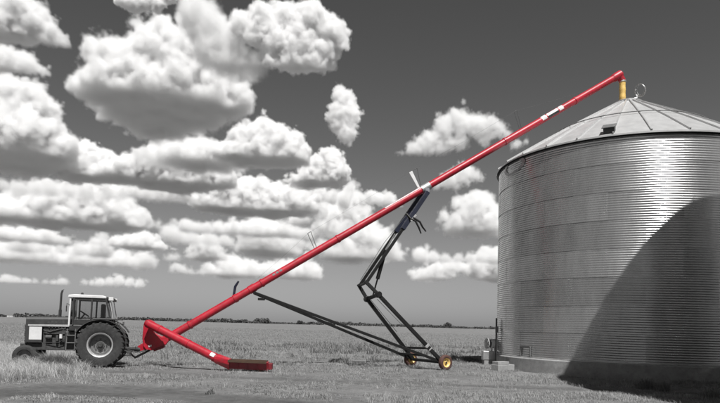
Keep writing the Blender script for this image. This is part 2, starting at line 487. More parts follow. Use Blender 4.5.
clump(468, 362, 0.5, 0.6, 700, M['weed'], 'weed_bush', 'dark weed bush between the near auger wheel and the fan', 'bush')
clump(47.5, 369.5, 0.80, 0.26, 1100, M['blade'], 'grass_clump', 'pale bushy grass clump under the tractor, nearer the front wheel', 'grass clump', lean=0.5, w=0.014)
clump(62, 369.5, 0.78, 0.36, 1600, M['blade'], 'grass_clump', 'pale wide grass clump under the middle of the tractor', 'grass clump', lean=0.5, w=0.014)

# ------------------------------------------------------------------ far tree line, trees and farm
def leaf_ball(mb_v, mb_f, c, rx, ry, rz, n, s):
    for _ in range(n):
        a = rng.uniform(0, 6.283); z = rng.uniform(-0.95, 0.95); r = math.sqrt(max(0, 1 - z * z)) * rng.uniform(0.6, 1.0)
        p = Vector((c[0] + math.cos(a) * r * rx, c[1] + math.sin(a) * r * ry, c[2] + z * rz * rng.uniform(0.7, 1)))
        u = Vector((rng.uniform(-1, 1), rng.uniform(-1, 1), rng.uniform(-1, 1))).normalized()
        w = u.orthogonal().normalized()
        k = s * rng.uniform(0.6, 1.3); b = len(mb_v)
        mb_v += [tuple(p - u * k - w * k * 0.6), tuple(p + u * k - w * k * 0.6), tuple(p + u * k * 0.7 + w * k), tuple(p - u * k * 0.7 + w * k)]
        mb_f.append((b, b + 1, b + 2, b + 3))
def foliage_obj(name, v, f, parent=None, org=(0, 0, 0)):
    me = bpy.data.meshes.new(name); me.from_pydata([tuple(Vector(p) - Vector(org)) for p in v], [], f)
    at = me.attributes.new('tone', 'FLOAT', 'POINT'); at.data.foreach_set('value', np.repeat(0.6 + 0.8 * nr.random(len(f)), 4).astype(np.float32))
    me.materials.append(M['leaf']); o = bpy.data.objects.new(name, me); COL.objects.link(o)
    if parent is not None: o.parent = parent
    return o
v, f = [], []
px = -70.0
while px < 800:
    D = 1350 + 150 * math.sin(px * 0.021) + rng.uniform(-80, 80)
    hpx = 2.3 + 1.5 * math.sin(px * 0.05) * math.sin(px * 0.013 + 1) + rng.uniform(-0.7, 0.8)
    if 5 < px < 14 or rng.random() < 0.05: hpx *= 0.35
    g = at_depth(px, 322, D)
    h = max(1.2, hpx) / FPX * D
    leaf_ball(v, f, (g.x, D, h * 0.5), rng.uniform(5, 9), 6, h * 0.55, 34, 1.5)
    px += rng.uniform(1.6, 2.8)
tag(foliage_obj('treeline', v, f), 'thin dark line of trees along the whole horizon', 'trees', kind='stuff')
for px, h, wd, lab in ((262, 12.5, 15, 'broad low tree mound on the horizon behind the auger tube'), (446, 13, 13, 'rounded tree mound on the horizon right of the undercarriage'), (39.5, 9.5, 6, 'small round tree on the horizon left of the tractor exhaust'), (300, 9, 7, 'small tree on the horizon above the drag links')):
    D = 1240.0
    g = at_depth(px, 322, D)
    root = empty('distant_tree', (g.x, D, 0)); tag(root, lab, 'tree')
    MB().path([(0, 0, -0.5), (0.3, 0, h * 0.3), (0.1, 0.2, h * 0.6)], [0.5, 0.4, 0.15], 8).build('trunk', M['bark'], root)
    v, f = [], []
    for _ in range(7): leaf_ball(v, f, (rng.uniform(-0.7, 0.7) * wd, rng.uniform(-3, 3), h * rng.uniform(0.35, 0.68)), wd * 0.4, 4, h * 0.28, 60, 0.9)
    foliage_obj('crown', v, f, root)
g = at_depth(10.5, 322, 1300)
fh = empty('farmhouse', (g.x, 1300, 0)); tag(fh, 'tiny pale farm building on the horizon at far left', 'building')
MB().box((-6, -4, 0), (6, 4, 4.2)).build('wall', M['housewall'], fh)
MB().prism([(-6.4, -4.4, 4.2), (-6.4, 4.4, 4.2), (-6.4, 0, 7.0)], (12.8, 0, 0)).build('roof', M['houseroof'], fh)
for x0 in (-4, -0.8, 2.6): MB().box((x0, -4.06, 1.4), (x0 + 1.4, -4.0, 2.8)).build('window', M['winpane'], fh)
# ------------------------------------------------------------------ grain bins
BX, BY, BR, BHE, BHA, BHB = 12.81, 28.80, 6.05, 9.62, 13.19, 0.62
def galv_mat(name, rough, base, metal):
    m = bpy.data.materials.new(name); m.use_nodes = True
    N, L = m.node_tree.nodes, m.node_tree.links
    b = N['Principled BSDF']
    b.inputs['Metallic'].default_value = metal
    tc = N.new('ShaderNodeTexCoord'); oi = N.new('ShaderNodeObjectInfo')
    ad = N.new('ShaderNodeVectorMath'); ad.operation = 'ADD'
    sca = N.new('ShaderNodeVectorMath'); sca.operation = 'SCALE'; sca.inputs[0].default_value = (91, 47, 63)
    L.new(oi.outputs['Random'], sca.inputs['Scale'])
    L.new(tc.outputs['Object'], ad.inputs[0]); L.new(sca.outputs[0], ad.inputs[1])
    mp = N.new('ShaderNodeMapping'); mp.inputs['Scale'].default_value = (1, 1, 0.25)
    L.new(ad.outputs[0], mp.inputs[0])
    st = N.new('ShaderNodeTexNoise'); st.inputs['Scale'].default_value = 2.2; st.inputs['Detail'].default_value = 7; st.inputs['Roughness'].default_value = 0.65
    L.new(mp.outputs[0], st.inputs['Vector'])
    vo = N.new('ShaderNodeTexVoronoi'); vo.inputs['Scale'].default_value = 38
    L.new(ad.outputs[0], vo.inputs['Vector'])
    m1 = N.new('ShaderNodeMapRange'); m1.inputs[1].default_value = 0.3; m1.inputs[2].default_value = 0.7; m1.inputs[3].default_value = base * 0.84; m1.inputs[4].default_value = base * 1.08
    L.new(st.outputs['Fac'], m1.inputs[0])
    m2 = N.new('ShaderNodeMapRange'); m2.inputs[3].default_value = 0.91; m2.inputs[4].default_value = 1.07
    L.new(oi.outputs['Random'], m2.inputs[0])
    mu = N.new('ShaderNodeMath'); mu.operation = 'MULTIPLY'
    L.new(m1.outputs[0], mu.inputs[0]); L.new(m2.outputs[0], mu.inputs[1])
    cc = N.new('ShaderNodeCombineColor')
    for k in range(3): L.new(mu.outputs[0], cc.inputs[k])
    L.new(cc.outputs[0], b.inputs['Base Color'])
    m3 = N.new('ShaderNodeMapRange'); m3.inputs[3].default_value = rough - 0.02; m3.inputs[4].default_value = rough + 0.04
    L.new(vo.outputs['Color'], m3.inputs[0])
    m4 = N.new('ShaderNodeMath'); m4.operation = 'MULTIPLY_ADD'; m4.inputs[1].default_value = 0.05
    L.new(oi.outputs['Random'], m4.inputs[0]); L.new(m3.outputs[0], m4.inputs[2])
    L.new(m4.outputs[0], b.inputs['Roughness'])
    return m
M['sheet'] = galv_mat('galvanised_sheet', 0.19, 0.60, 0.82)
M['roofsheet'] = galv_mat('galvanised_roof_sheet', 0.40, 0.56, 0.40)
NSHEET, WAVES = 14, 12
def wall_sheet_mesh(h):
    verts, faces = [], []
    nz, na = WAVES * 8 + 1, 11
    half = math.pi / NSHEET * 1.012
    for i in range(nz):
        u = i / (nz - 1)
        z = u * (h + 0.012)
        off = 0.009 * math.sin(2 * math.pi * WAVES * u) + 0.012 * (1 - u)
        for k in range(na):
            a = -half + 2 * half * k / (na - 1)
            r = BR + off + 0.005 * (k / (na - 1))
            verts.append((r * math.cos(a), r * math.sin(a), z))
    for i in range(nz - 1):
        for k in range(na - 1):
            q = i * na + k
            faces.append((q, q + 1, q + na + 1, q + na))
    for i in range(WAVES):                                   # bolt heads down the lapped edge
        for da_ in (0.012, 0.026):
            a = half - da_; z = h * (i + 0.25) / WAVES
            ca, sa = math.cos(a), math.sin(a); r0 = BR + 0.017; b = len(verts)
            for r in (r0, r0 + 0.005):
                for du, dz in ((-0.007, -0.007), (0.007, -0.007), (0.007, 0.007), (-0.007, 0.007)):
                    verts.append((r * ca - du * sa, r * sa + du * ca, z + dz))
            faces += [(b+4, b+5, b+6, b+7), (b, b+1, b+5, b+4), (b+1, b+2, b+6, b+5), (b+2, b+3, b+7, b+6), (b+3, b, b+4, b+7)]
    me = bpy.data.meshes.new('wall_sheet'); me.from_pydata(verts, [], faces)
    me.polygons.foreach_set('use_smooth', [True] * len(faces)); me.materials.append(M['sheet']); me.update()
    return me

def grain_bin(cx, cy_, he, ha, rings, label, detailed=True, nroof=28):
    root = empty('grain_bin', (cx, cy_, 0))
    tag(root, label, 'grain bin')
    face = math.atan2(-cy_, -cx)                           # towards the camera
    ring_h = (he - BHB) / rings
    me = wall_sheet_mesh(ring_h)
    for i in range(rings):
        for k in range(NSHEET):
            o = bpy.data.objects.new('wall_sheet', me); COL.objects.link(o); o.parent = root
            o.location = (0, 0, BHB + i * ring_h)
            o.rotation_euler = (0, 0, (k + 0.5 * (i % 2) + 0.31) * 2 * math.pi / NSHEET)
    # foundation ring
    MB().lathe([(0, -0.3), (BR + 0.16, -0.3), (BR + 0.14, BHB - 0.05), (BR + 0.09, BHB), (0, BHB)], (0, 0, 0), (0, 0, 1), 96).build('foundation', M['concrete'], root, smooth=30)
    MB().lathe([(BR + 0.02, BHB + 0.004), (BR + 0.075, BHB + 0.004), (BR + 0.075, BHB + 0.03), (BR + 0.03, BHB + 0.05)], (0, 0, 0), (0, 0, 1), 96).build('base_angle_ring', M['galv'], root, smooth=30)
    # roof panels and ribs
    ro, ri = BR + 0.13, 0.62
    zi = ha - (ha - he) * ri / ro * 0.9
    pa = 2 * math.pi / nroof
    mb = MB()
    seg = 6
    for j in range(seg + 1):
        t = j / seg
        r = ro + (ri - ro) * t
        z = he + 0.02 + (zi - he) * t + 0.10 * math.sin(math.pi * t) * (0.6)
        for k in range(5):
            a = -pa / 2 + pa * k / 4
            dip = -0.012 * math.sin(math.pi * k / 4)
            mb.v.append((r * math.cos(a), r * math.sin(a), z + dip))
    for j in range(seg):
        for k in range(4):
            q = j * 5 + k
            mb.f.append((q, q + 1, q + 6, q + 5))
    b0 = len(mb.v)                                          # eave lip of the panel
    for k in range(5):
        a = -pa / 2 + pa * k / 4
        mb.v.append((ro * math.cos(a), ro * math.sin(a), he - 0.055))
    for k in range(4): mb.f.append((b0 + k, b0 + k + 1, k + 1, k))
    panel0 = mb.build('roof_panel', M['roofsheet'], root, smooth=40)
    rb = MB()
    def rp(t, a, dz):
        r = ro + 0.01 + (ri - ro) * t
        return Vector((r * math.cos(a), r * math.sin(a), he + 0.02 + (zi - he) * t + 0.06 * math.sin(math.pi * t) + dz))
    for j in range(seg):
        t0, t1 = j / seg, (j + 1) / seg
        for w0, w1, h in ((0.055, 0.055, 0.075),):
            p0, p1 = rp(t0, pa / 2, h / 2 - 0.01), rp(t1, pa / 2, h / 2 - 0.01)
            rb.bar(p0, p1, w0, h)
    rib0 = rb.build('roof_rib', M['roofsheet'], root, smooth=30)
    for k in range(nroof):
        a = face + (k + 0.12) * pa
        for src in (panel0, rib0):
            o = src if k == 0 else src.copy()
            if k: COL.objects.link(o); o.parent = root
            o.rotation_euler = (0, 0, a)
    # eave, roof ring, peak
    MB().lathe([(BR - 0.02, he - 0.10), (BR + 0.045, he - 0.10), (BR + 0.05, he - 0.012), (BR - 0.02, he - 0.012)], (0, 0, 0), (0, 0, 1), 96, True).build('eave_ring', M['black'], root, smooth=30)
    for t in (0.47,):
        pts = [rp(t, 2 * math.pi * k / 84, 0.10) for k in range(85)]
        MB().path(pts, 0.022, 6, False).build('roof_ring', M['disc'], root, smooth=50)
    MB().lathe([(ri + 0.06, zi - 0.06), (ri + 0.06, zi + 0.10), (ri - 0.05, zi + 0.16), (ri - 0.12, zi + 0.16), (ri - 0.12, zi - 0.2)], (0, 0, 0), (0, 0, 1), 40).build('peak_collar', M['galv'], root, smooth=35)
    return root, face, zi, rp

bin1, FACE, ZI, rp1 = grain_bin(BX, BY, BHE, BHA, 8, 'large corrugated steel grain bin with conical roof, bright glint and shadow, right side')
B0 = Vector((BX, BY, 0))
# open lid on the peak
lm = MB()
lm.path([(0.31 * math.cos(2 * math.pi * k / 40), 0.31 * math.sin(2 * math.pi * k / 40), 0) for k in range(41)], 0.016, 8, False)
lm.path([(0.27 * math.cos(2 * math.pi * k / 40), 0.27 * math.sin(2 * math.pi * k / 40), 0.09) for k in range(41)], 0.010, 6, False)
for k in range(6): lm.tube((0.31 * math.cos(k * 1.047), 0.31 * math.sin(k * 1.047), 0), (0.27 * math.cos(k * 1.047), 0.27 * math.sin(k * 1.047), 0.09), 0.008, n=6)
lid = lm.build('peak_lid_hoop', M['galv'], bin1, smooth=40)
lp = MB()
for k in range(13):
    t = R_(-60 + 10 * k)
    for r in (0.20, 0.30): lp.v.append((r * math.cos(t), r * math.sin(t), 0.05 - 0.12 * (r - 0.24)))
for k in range(12): lp.f.append((2 * k, 2 * k + 1, 2 * k + 3, 2 * k + 2))
lp.build('lid_sheet', M['galv'], lid, smooth=60)
lid.location = at_depth(640, 90.5, BY + 0.1) - B0
lid.rotation_euler = (R_(-18), R_(68), 0)
MB().path([at_depth(634, 98.5, BY) - B0, at_depth(637, 97.5, BY) - B0, at_depth(638, 94, BY) - B0], 0.03, 8).build('lid_hinge', M['galv'], bin1)
# roof hatch
def roof_at(px, py):
    d = ray(px, py); best = None
    for i in range(4000):
        p = EYEP + d * (18 + i * 0.005)
        r = math.hypot(p.x - BX, p.y - BY)
        if r < BR + 0.1 and p.z < BHE + (BHA - BHE) * (1 - r / (BR + 0.13)) + 0.06: return p
    return p
hp = roof_at(609.5, 131.5) - B0
ha_ = math.atan2(hp.y, hp.x)
rot = Matrix.Rotation(ha_, 3, 'Z') @ Matrix.Rotation(math.atan2(BHA - BHE, BR), 3, 'Y')
hv = MB().box((-0.20, -0.21, -0.05), (0.20, 0.21, 0.20)).build('roof_vent', M['cabdark'], bin1, bevel=0.03)
hv.matrix_local = Matrix.Translation(hp) @ rot.to_4x4()
hl = MB().box((-0.27, -0.26, 0.20), (0.24, 0.26, 0.235)).build('vent_hood', M['disc'], hv, bevel=0.008)
# oval maker's emblem high on the left of the wall
def wall_at(px, py):
    d = ray(px, py)
    a = d.x**2 + d.y**2; b = -2 * (d.x * BX + d.y * BY); c = BX**2 + BY**2 - BR * BR
    t = (-b - math.sqrt(max(0, b * b - 4 * a * c))) / (2 * a)
    return EYEP + d * t
ec = wall_at(513.5, 166.5) - B0
ea = math.atan2(ec.y, ec.x)
eb = MB(); n = 40
for k in range(n):
    t = 2 * math.pi * k / n
    for q, rr in ((0, 1.0), (1, 0.74)):
        a = ea + 0.98 / BR * rr * math.cos(t)
        for off in (0.024, 0.034):
            eb.v.append(((BR + off) * math.cos(a), (BR + off) * math.sin(a), ec.z + 0.36 * rr * math.sin(t)))
for k in range(n):
    q, w = 4 * k, 4 * ((k + 1) % n)
    eb.f += [(q + 1, w + 1, w + 3, q + 3), (q, q + 2, w + 2, w), (q, w, w + 1, q + 1), (q + 2, q + 3, w + 3, w + 2)]
eb.build('oval_emblem', M['emblem'], bin1)
# wall door outline and ladder strip low on the left
dc = wall_at(531, 350) - B0
da = math.atan2(dc.y, dc.x)
db = MB()
for s_ in (0.0, -0.62):
    a = da + s_ / BR
    db.bar(((BR + 0.05) * math.cos(a), (BR + 0.05) * math.sin(a), BHB + 0.06), ((BR + 0.05) * math.cos(a), (BR + 0.05) * math.sin(a), BHB + 0.46), 0.05, 0.04, up=(math.cos(a), math.sin(a), 0))
a0, a1 = da, da - 0.62 / BR
for z in (BHB + 0.48,):
    db.bar(((BR + 0.05) * math.cos(a0), (BR + 0.05) * math.sin(a0), z), ((BR + 0.05) * math.cos(a1), (BR + 0.05) * math.sin(a1), z), 0.05, 0.05)
db.build('unload_hatch_frame', M['disc'], bin1)

# second, taller bin that stands beside the camera and shades the first
bin2, _, _, _ = grain_bin(16.03, 11.38, 16.00, 19.59, 14, 'taller corrugated steel grain bin beside the viewer, whose shadow curves over the other')

# ------------------------------------------------------------------ things at the foot of the bin
def fan_unit():
    p = at_depth(489.5, 350, 29.6); p.z = 0
    root = empty('aeration_fan', p)
    tag(root, 'small white-rimmed aeration fan on the ground left of the steel bin', 'fan')
    c = Vector((0, 0, 1.10))
    ax = Vector((-0.97, -0.22, 0)).normalized()
    MB().lathe([(0.20, -0.05), (0.23, 0.0), (0.23, 0.45), (0.21, 0.48), (0.18, 0.45)], c - ax * 0.5, ax, 32).build('fan_housing', M['white'], root, smooth=35)
    MB().lathe([(0.19, 0.0), (0.27, 0.08), (0.28, 0.11), (0.26, 0.11), (0.18, 0.02)], c + ax * 0.05, ax, 32, True).build('inlet_ring', M['white'], root, smooth=35)
    mb = MB()
    for k in range(6):
        t = math.pi * k / 6
        u = Vector((-ax.y, ax.x, 0)) * math.cos(t) + Vector((0, 0, 1)) * math.sin(t)
        mb.tube(c + ax * 0.145 - u * 0.25, c + ax * 0.145 + u * 0.25, 0.008, n=6)
    mb.build('guard', M['galv'], root)
    MB().lathe([(0.0, -0.1), (0.08, -0.1), (0.08, 0.18), (0.0, 0.20)], c - ax * 0.1, ax, 20).build('motor', M['disc'], root, smooth=35)
    for s_ in (-1, 1):
        q = Vector((-ax.y, ax.x, 0)) * 0.16 * s_
        MB().bar(c + q - ax * 0.2 + Vector((0, 0, -0.18)), c + q * 1.2 - ax * 0.2 - Vector((0, 0, 1.12)), 0.05, 0.05).build('leg', M['galv'], root)
    e = c - ax * 0.45
    t = (B0 + Vector((0, 0, 0.62)) - p); t.z = 0; t = t.normalized()
    mb = MB()
    a1 = e; side = Vector((-t.y, t.x, 0))
    q0 = [a1 + side * sx * 0.20 + Vector((0, 0, sz * 0.20)) for sx, sz in ((-1,-1),(1,-1),(1,1),(-1,1))]
    b1 = e + t * 1.15 + Vector((0, 0, -0.30))
    q1 = [b1 + side * sx * 0.55 + Vector((0, 0, sz * 0.16)) for sx, sz in ((-1,-1),(1,-1),(1,1),(-1,1))]
    mb.add(q0 + q1, [(3,2,1,0),(4,5,6,7),(0,1,5,4),(1,2,6,5),(2,3,7,6),(3,0,4,7)])
    mb.build('transition_duct', M['galv'], root, bevel=0.01)
    MB().box((-0.35, -0.22, 0.30), (0.55, 0.25, 0.74)).build('burner_box', M['galv'], root, bevel=0.02)
    MB().box((-0.30, -0.20, -0.05), (0.50, 0.23, 0.298)).build('stand', M['concrete'], root, bevel=0.02)
    return root
fan_unit()
p = at_depth(496.0, 352, 29.0); p.z = 0
mt = empty('meter_post', p)
tag(mt, 'thin dark power post with a box hard against the left of the bin', 'post')
MB().box((-0.035, -0.035, -0.2), (0.035, 0.035, 2.35)).build('post', M['cabdark'], mt, bevel=0.006)
MB().box((-0.06, -0.10, 1.65), (0.08, -0.037, 1.95)).build('switch_box', M['disc'], mt, bevel=0.01)
MB().path([(0.03, -0.055, 1.55), (0.03, -0.055, 0.05)], 0.018, 8).build('conduit', M['galv'], mt)
p = at_depth(508, 357, 26.9); p.z = 0
pb = empty('concrete_block', p, 0.55)
tag(pb, 'long low grey concrete step against the bin foundation near the fan', 'block')
MB().box((-0.8, -0.22, -0.1), (0.85, 0.22, 0.26)).build('slab', M['concrete'], pb, bevel=0.02)
MB().box((-0.78, -0.18, 0.262), (-0.1, 0.18, 0.40)).build('upper_slab', M['concrete'], pb, bevel=0.015)
# ------------------------------------------------------------------ grain auger
TL, TT = at_depth(160, 342.3, 24.35), at_depth(619.5, 74.9, 28.75)
AD = (TT - TL).normalized()                                    # along the tube, upwards
AS = AD.cross(Vector((0, 0, 1))).normalized()                  # to the viewer's side
if AS.y > 0: AS = -AS
AN = AS.cross(AD)
if AN.z < 0: AN = -AN
ALEN = (TT - TL).length
TR = 0.155
def tube_at_px(px):                                            # the tube-axis point seen at pixel column px
    lo, hi = 0.0, 1.0
    for _ in range(40):
        m = (lo + hi) / 2
        q = TL.lerp(TT, m) - EYEP
        x = 360 + FPX * q.dot(CR) / q.dot(CF)
        if x < px: lo = m
        else: hi = m
    return TL.lerp(TT, lo)
near_g, far_g = on_ground(445.2, 370.2), on_ground(410.5, 366.2)
AO = Vector(((near_g.x + far_g.x) / 2, (near_g.y + far_g.y) / 2, 0))
auger = empty('grain_auger', AO)
tag(auger, 'long red grain auger on a black scissor undercarriage, reaching up to the bin peak', 'auger')
def A(mb, name, m, parent=None, smooth=None, bevel=0.0):
    o = mb.build(name, m, auger if parent is None else parent, AO, smooth, bevel)
    return o
A(MB().tube(TL, TT - AD * 0.05, TR, n=40), 'main_tube', M['red'], smooth=40)
for px in (190, 262, 338, 424, 505, 575):                       # flanged joints of the tube sections
    c = tube_at_px(px)
    A(MB().tube(c - AD * 0.05, c + AD * 0.05, TR + 0.022, n=40), 'tube_flange', M['red'], smooth=40, bevel=0.006)
# discharge head and spout
sp = at_depth(622.3, 80, 28.78)
A(MB().path([TT - AD * 0.45, TT - AD * 0.35, TT + AD * 0.06, TT + AD * 0.14], [TR + 0.005, TR + 0.04, TR + 0.045, TR - 0.03], 32), 'discharge_head', M['red'], smooth=40)
A(MB().path([TT - AD * 0.02, Vector((sp.x, sp.y, TT.z - 0.30))], [0.165, 0.17], 24), 'head_chute', M['red'], smooth=40)
zt, zb_ = TT.z - 0.24, ZI + 0.02
mb = MB(); pts, rr = [], []
ns = 22
for i in range(ns + 1):
    z = zt + (zb_ - zt) * i / ns
    pts.append(Vector((sp.x + 0.02 * i / ns, sp.y, z))); rr.append(0.145 + (0.005 if i % 2 else -0.004) + 0.006 * math.sin(i * 0.9))
A(mb.path(pts, rr, 24), 'spout_sock', M['spout'], smooth=50)
A(MB().tube(pts[1] + Vector((0, 0, 0.02)), pts[1] - Vector((0, 0, 0.06)), 0.175, n=24), 'spout_clamp', M['galv'], smooth=40)
# decals: thin curved patches on the camera side of the tube
def decal(px0, px1, a0, a1, name='decal', m='decal', off=0.004):
    p0, p1 = tube_at_px(px0), tube_at_px(px1)
    mb = MB(); n = 6
    for p in (p0, p1):
        for k in range(n + 1):
            a = R_(a0 + (a1 - a0) * k / n)
            for o_ in (off, off - 0.003):
                mb.v.append(tuple(p + (AS * math.cos(a) + AN * math.sin(a)) * (TR + o_)))
    w = 2 * (n + 1)
    for k in range(n):
        q = 2 * k
        mb.f += [(q, q + 2, w + q + 2, w + q), (q + 1, w + q + 1, w + q + 3, q + 3)]
    mb.f += [(0, w, w + 1, 1), (2*n, 2*n + 1, w + 2*n + 1, w + 2*n), (0, 1, 3, 2), (w, w + 2, w + 3, w + 1)]
    return A(mb, name, M[m], smooth=50)
decal(541, 545.5, -20, 75); decal(546.5, 557, 5, 62); decal(558, 562, -20, 70)
decal(546.5, 557, -40, 3, 'decal_shade_band', 'cabdark')  # dark patch painting in the shade on the decal's underside
decal(386, 422, 40, 68)                                        # long worn pale decal that cannot be read
for px in (273, 276.5, 280): decal(px, px + 2.4, 5, 40, 'decal', 'disc')
# truss posts and cable over the tube
def post(px, tipx, tipy, spread, mats, r=0.012):
    b = tube_at_px(px); Y = b.y
    tip = at_depth(tipx, tipy, Y)
    h = (tip - b).length
    t0, t1 = tip - AD * spread / 2, tip + AD * spread / 2
    mb = MB()
    mb.path([b + AN * TR * 0.95 - AD * 0.05, t0], r, 8); mb.path([b + AN * TR * 0.95 + AD * 0.06, t1], r, 8); mb.path([t0, t1], r, 8)
    A(mb, 'truss_post', mats, smooth=40)
    return tip
t1 = post(317, 309.2, 232.5, 0.16, M['cable'], 0.013)
t2 = post(421.5, 413.5, 170, 0.38, M['cable'], 0.012)
t3 = post(522, 515.5, 111, 0.16, M['cable'], 0.010)
b2 = tube_at_px(420.5) + AN * TR
wtip = at_depth(410.6, 171.8, b2.y - 0.06)
mb = MB()
mb.add([b2 + AD*0.05 - AS*0.02, b2 - AD*0.05 - AS*0.02, wtip - AD*0.085 - AS*0.02, wtip + AD*0.085 - AS*0.02, b2 + AD*0.05 + AS*0.02, b2 - AD*0.05 + AS*0.02, wtip - AD*0.085 + AS*0.02, wtip + AD*0.085 + AS*0.02],
       [(0,1,2,3),(7,6,5,4),(0,4,5,1),(1,5,6,2),(2,6,7,3),(3,7,4,0)])
A(mb, 'post_plate', M['white'], bevel=0.006)
ca = tube_at_px(250) + AN * TR
cb = tube_at_px(588) + AN * TR
mb = MB()
for p0, p1 in ((ca, t1), (t1, t2), (t2, t3), (t3, cb)): mb.path([p0, p0.lerp(p1, 0.5) - Vector((0, 0, 0.03)), p1], 0.003, 6)
A(mb, 'truss_cable', M['cable'])
# small crank bracket low on the tube
b = tube_at_px(235.5) + AN * TR * 0.9
k1 = at_depth(235.2, 286.6, b.y); k2 = at_depth(238.6, 281.2, b.y)
A(MB().path([b, k1, k2], [0.05, 0.055, 0.04], 10), 'bracket', M['navy'], smooth=40)
c = tube_at_px(235.5)
A(MB().tube(c - AD * 0.07, c + AD * 0.07, TR + 0.02, n=32), 'bracket_clamp', M['red'], smooth=40)

# --- undercarriage
uc = tube_at_px(425.5)
def pd(px, py, Y): return at_depth(px, py, Y)
yn, yf = near_g.y, far_g.y
wn_c, wf_c = near_g + Vector((0, 0, 0.33)), far_g + Vector((0, 0, 0.33))
top_n, top_f = pd(427.6, 192, uc.y - 0.20), pd(421.8, 193.5, uc.y + 0.26)
el_n, el_f = pd(366.5, 282.5, 25.75), pd(359.3, 286, 26.75)
kn_n, kn_f = pd(378.3, 294.5, 25.75), pd(367.0, 299, 26.75)
ax_n, ax_f = wn_c.lerp(wf_c, 0.08), wn_c.lerp(wf_c, 0.92)
A(MB().tube(uc - AD * 0.22, uc + AD * 0.22, TR + 0.03, n=32), 'lift_collar', M['galv'], smooth=40, bevel=0.008)
for s_, tp in ((1, top_n), (-1, top_f)):
    A(MB().bar(uc + AS * 0.16 * s_ + AN * -0.05, tp, 0.05, 0.20, up=AD), 'hinge_plate', M['navy'], bevel=0.01)
A(MB().tube(top_n + (top_n - top_f) * 0.15, top_f - (top_n - top_f) * 0.15, 0.05, n=16), 'hinge_pin', M['galv'], smooth=40)
for tp, el in ((top_n, el_n), (top_f, el_f)):
    A(MB().bar(tp, tp.lerp(el, 0.42), 0.20, 0.22, up=AS), 'upper_arm', M['navy'], bevel=0.015)
    A(MB().bar(tp.lerp(el, 0.40), el, 0.13, 0.14, up=AS), 'upper_arm', M['black'], bevel=0.012)
for el, kn in ((el_n, kn_n), (el_f, kn_f)):
    d_ = (kn - el).normalized()
    A(MB().bar(el - d_ * 0.10, kn + d_ * 0.10, 0.14, 0.15, up=AS), 'elbow_link', M['black'], bevel=0.015)
A(MB().tube(kn_n + (kn_n - kn_f) * 0.10, kn_f - (kn_n - kn_f) * 0.10, 0.085, n=20), 'elbow_cross_tube', M['black'], smooth=40)
A(MB().tube(el_n + (el_n - el_f) * 0.06, el_f - (el_n - el_f) * 0.06, 0.055, n=16), 'elbow_pin', M['black'], smooth=40)
for kk in (kn_n, kn_f):
    A(MB().tube(kk - AS * 0.14, kk + AS * 0.14, 0.14, n=20), 'pulley', M['black'], smooth=40, bevel=0.02)
for kn, ax in ((kn_n, ax_n), (kn_f, ax_f)):
    A(MB().bar(kn, ax, 0.15, 0.19, up=AS), 'lower_leg', M['black'], bevel=0.015)
c1, c2 = pd(426.2, 346.6, 25.62), kn_f.lerp(ax_f, 0.80)
A(MB().tube(kn_n.lerp(ax_n, 0.79), c2, 0.05, n=12), 'cross_brace', M['black'], smooth=40)
cl = kn_n.lerp(ax_n, 0.765)
dl = (ax_n - kn_n).normalized()
A(MB().bar(cl - dl * 0.09, cl + dl * 0.03, 0.19, 0.23, up=AS), 'leg_clamp', M['galv'], bevel=0.01)
A(MB().bar(cl + dl * 0.14, cl + dl * 0.19, 0.18, 0.22, up=AS), 'leg_clamp', M['galv'], bevel=0.01)
A(MB().tube(wn_c, wf_c, 0.07, n=16), 'axle', M['black'], smooth=40)
lk = tube_at_px(252) - AN * (TR + 0.05)
lk_n, lk_f = lk + AS * 0.16, lk - AS * 0.16
for p0, p1 in ((lk_n, ax_n), (lk_f, ax_f)):
    A(MB().bar(p0, p1, 0.10, 0.12, up=(0, 0, 1)), 'drag_link', M['black'], bevel=0.012)
A(MB().tube(lk_n + AS * 0.08, lk_f - AS * 0.08, 0.06, n=12), 'drag_link_pin', M['black'], smooth=40)
c = tube_at_px(252)
A(MB().tube(c - AD * 0.14, c + AD * 0.14, TR + 0.02, n=32), 'drag_link_collar', M['red'], smooth=40)
q = lk_n.lerp(ax_n, 0.035) - Vector((0, 0, 0.16))
A(MB().box(q - Vector((0.14, 0.08, 0.05)), q + Vector((0.14, 0.08, 0.05))), 'link_stop', M['black'], bevel=0.015)
A(MB().tube(lk_n.lerp(ax_n, 0.90), lk_f.lerp(ax_f, 0.90), 0.045, n=12), 'cross_brace', M['black'], smooth=40)
# hydraulic cylinder, cables, hose hooks
h0, h1 = pd(385.5, 250, 26.1), pd(377.5, 279, 26.1)
A(MB().tube(h0, h1, 0.085, n=16), 'hydraulic_cylinder', M['black'], smooth=40)
A(MB().tube(h0, pd(395, 234, 26.15), 0.035, n=12), 'piston_rod', M['steel'], smooth=40)
A(MB().tube(h1, kn_n.lerp(kn_f, 0.5), 0.035, n=12), 'cylinder_eye', M['black'], smooth=40)
A(MB().path([pd(360.5, 280, 26.2), pd(384, 243, 26.2), pd(408, 213, 26.4)], 0.012, 6), 'lift_cable', M['cable'])
A(MB().path([pd(371, 300, 26.2), pd(397, 332, 26.2)], 0.011, 6), 'lift_cable', M['cable'])
A(MB().path([pd(377, 299, 25.8), pd(404, 327, 25.8)], 0.011, 6), 'lift_cable', M['cable'])
A(MB().path([pd(406.5, 214, 26.2), pd(411, 219, 26.1), pd(415.5, 221, 26.1), pd(419, 228, 26.1), pd(421, 233.5, 26.1)], [0.05, 0.05, 0.045, 0.04, 0.03], 10), 'hose_hook', M['black'], smooth=50)
A(MB().path([pd(413, 217.5, 26.1), pd(420, 222, 26.1), pd(422.5, 227, 26.1), pd(426, 231.5, 26.1)], [0.05, 0.045, 0.04, 0.03], 10), 'hose_hook', M['black'], smooth=50)
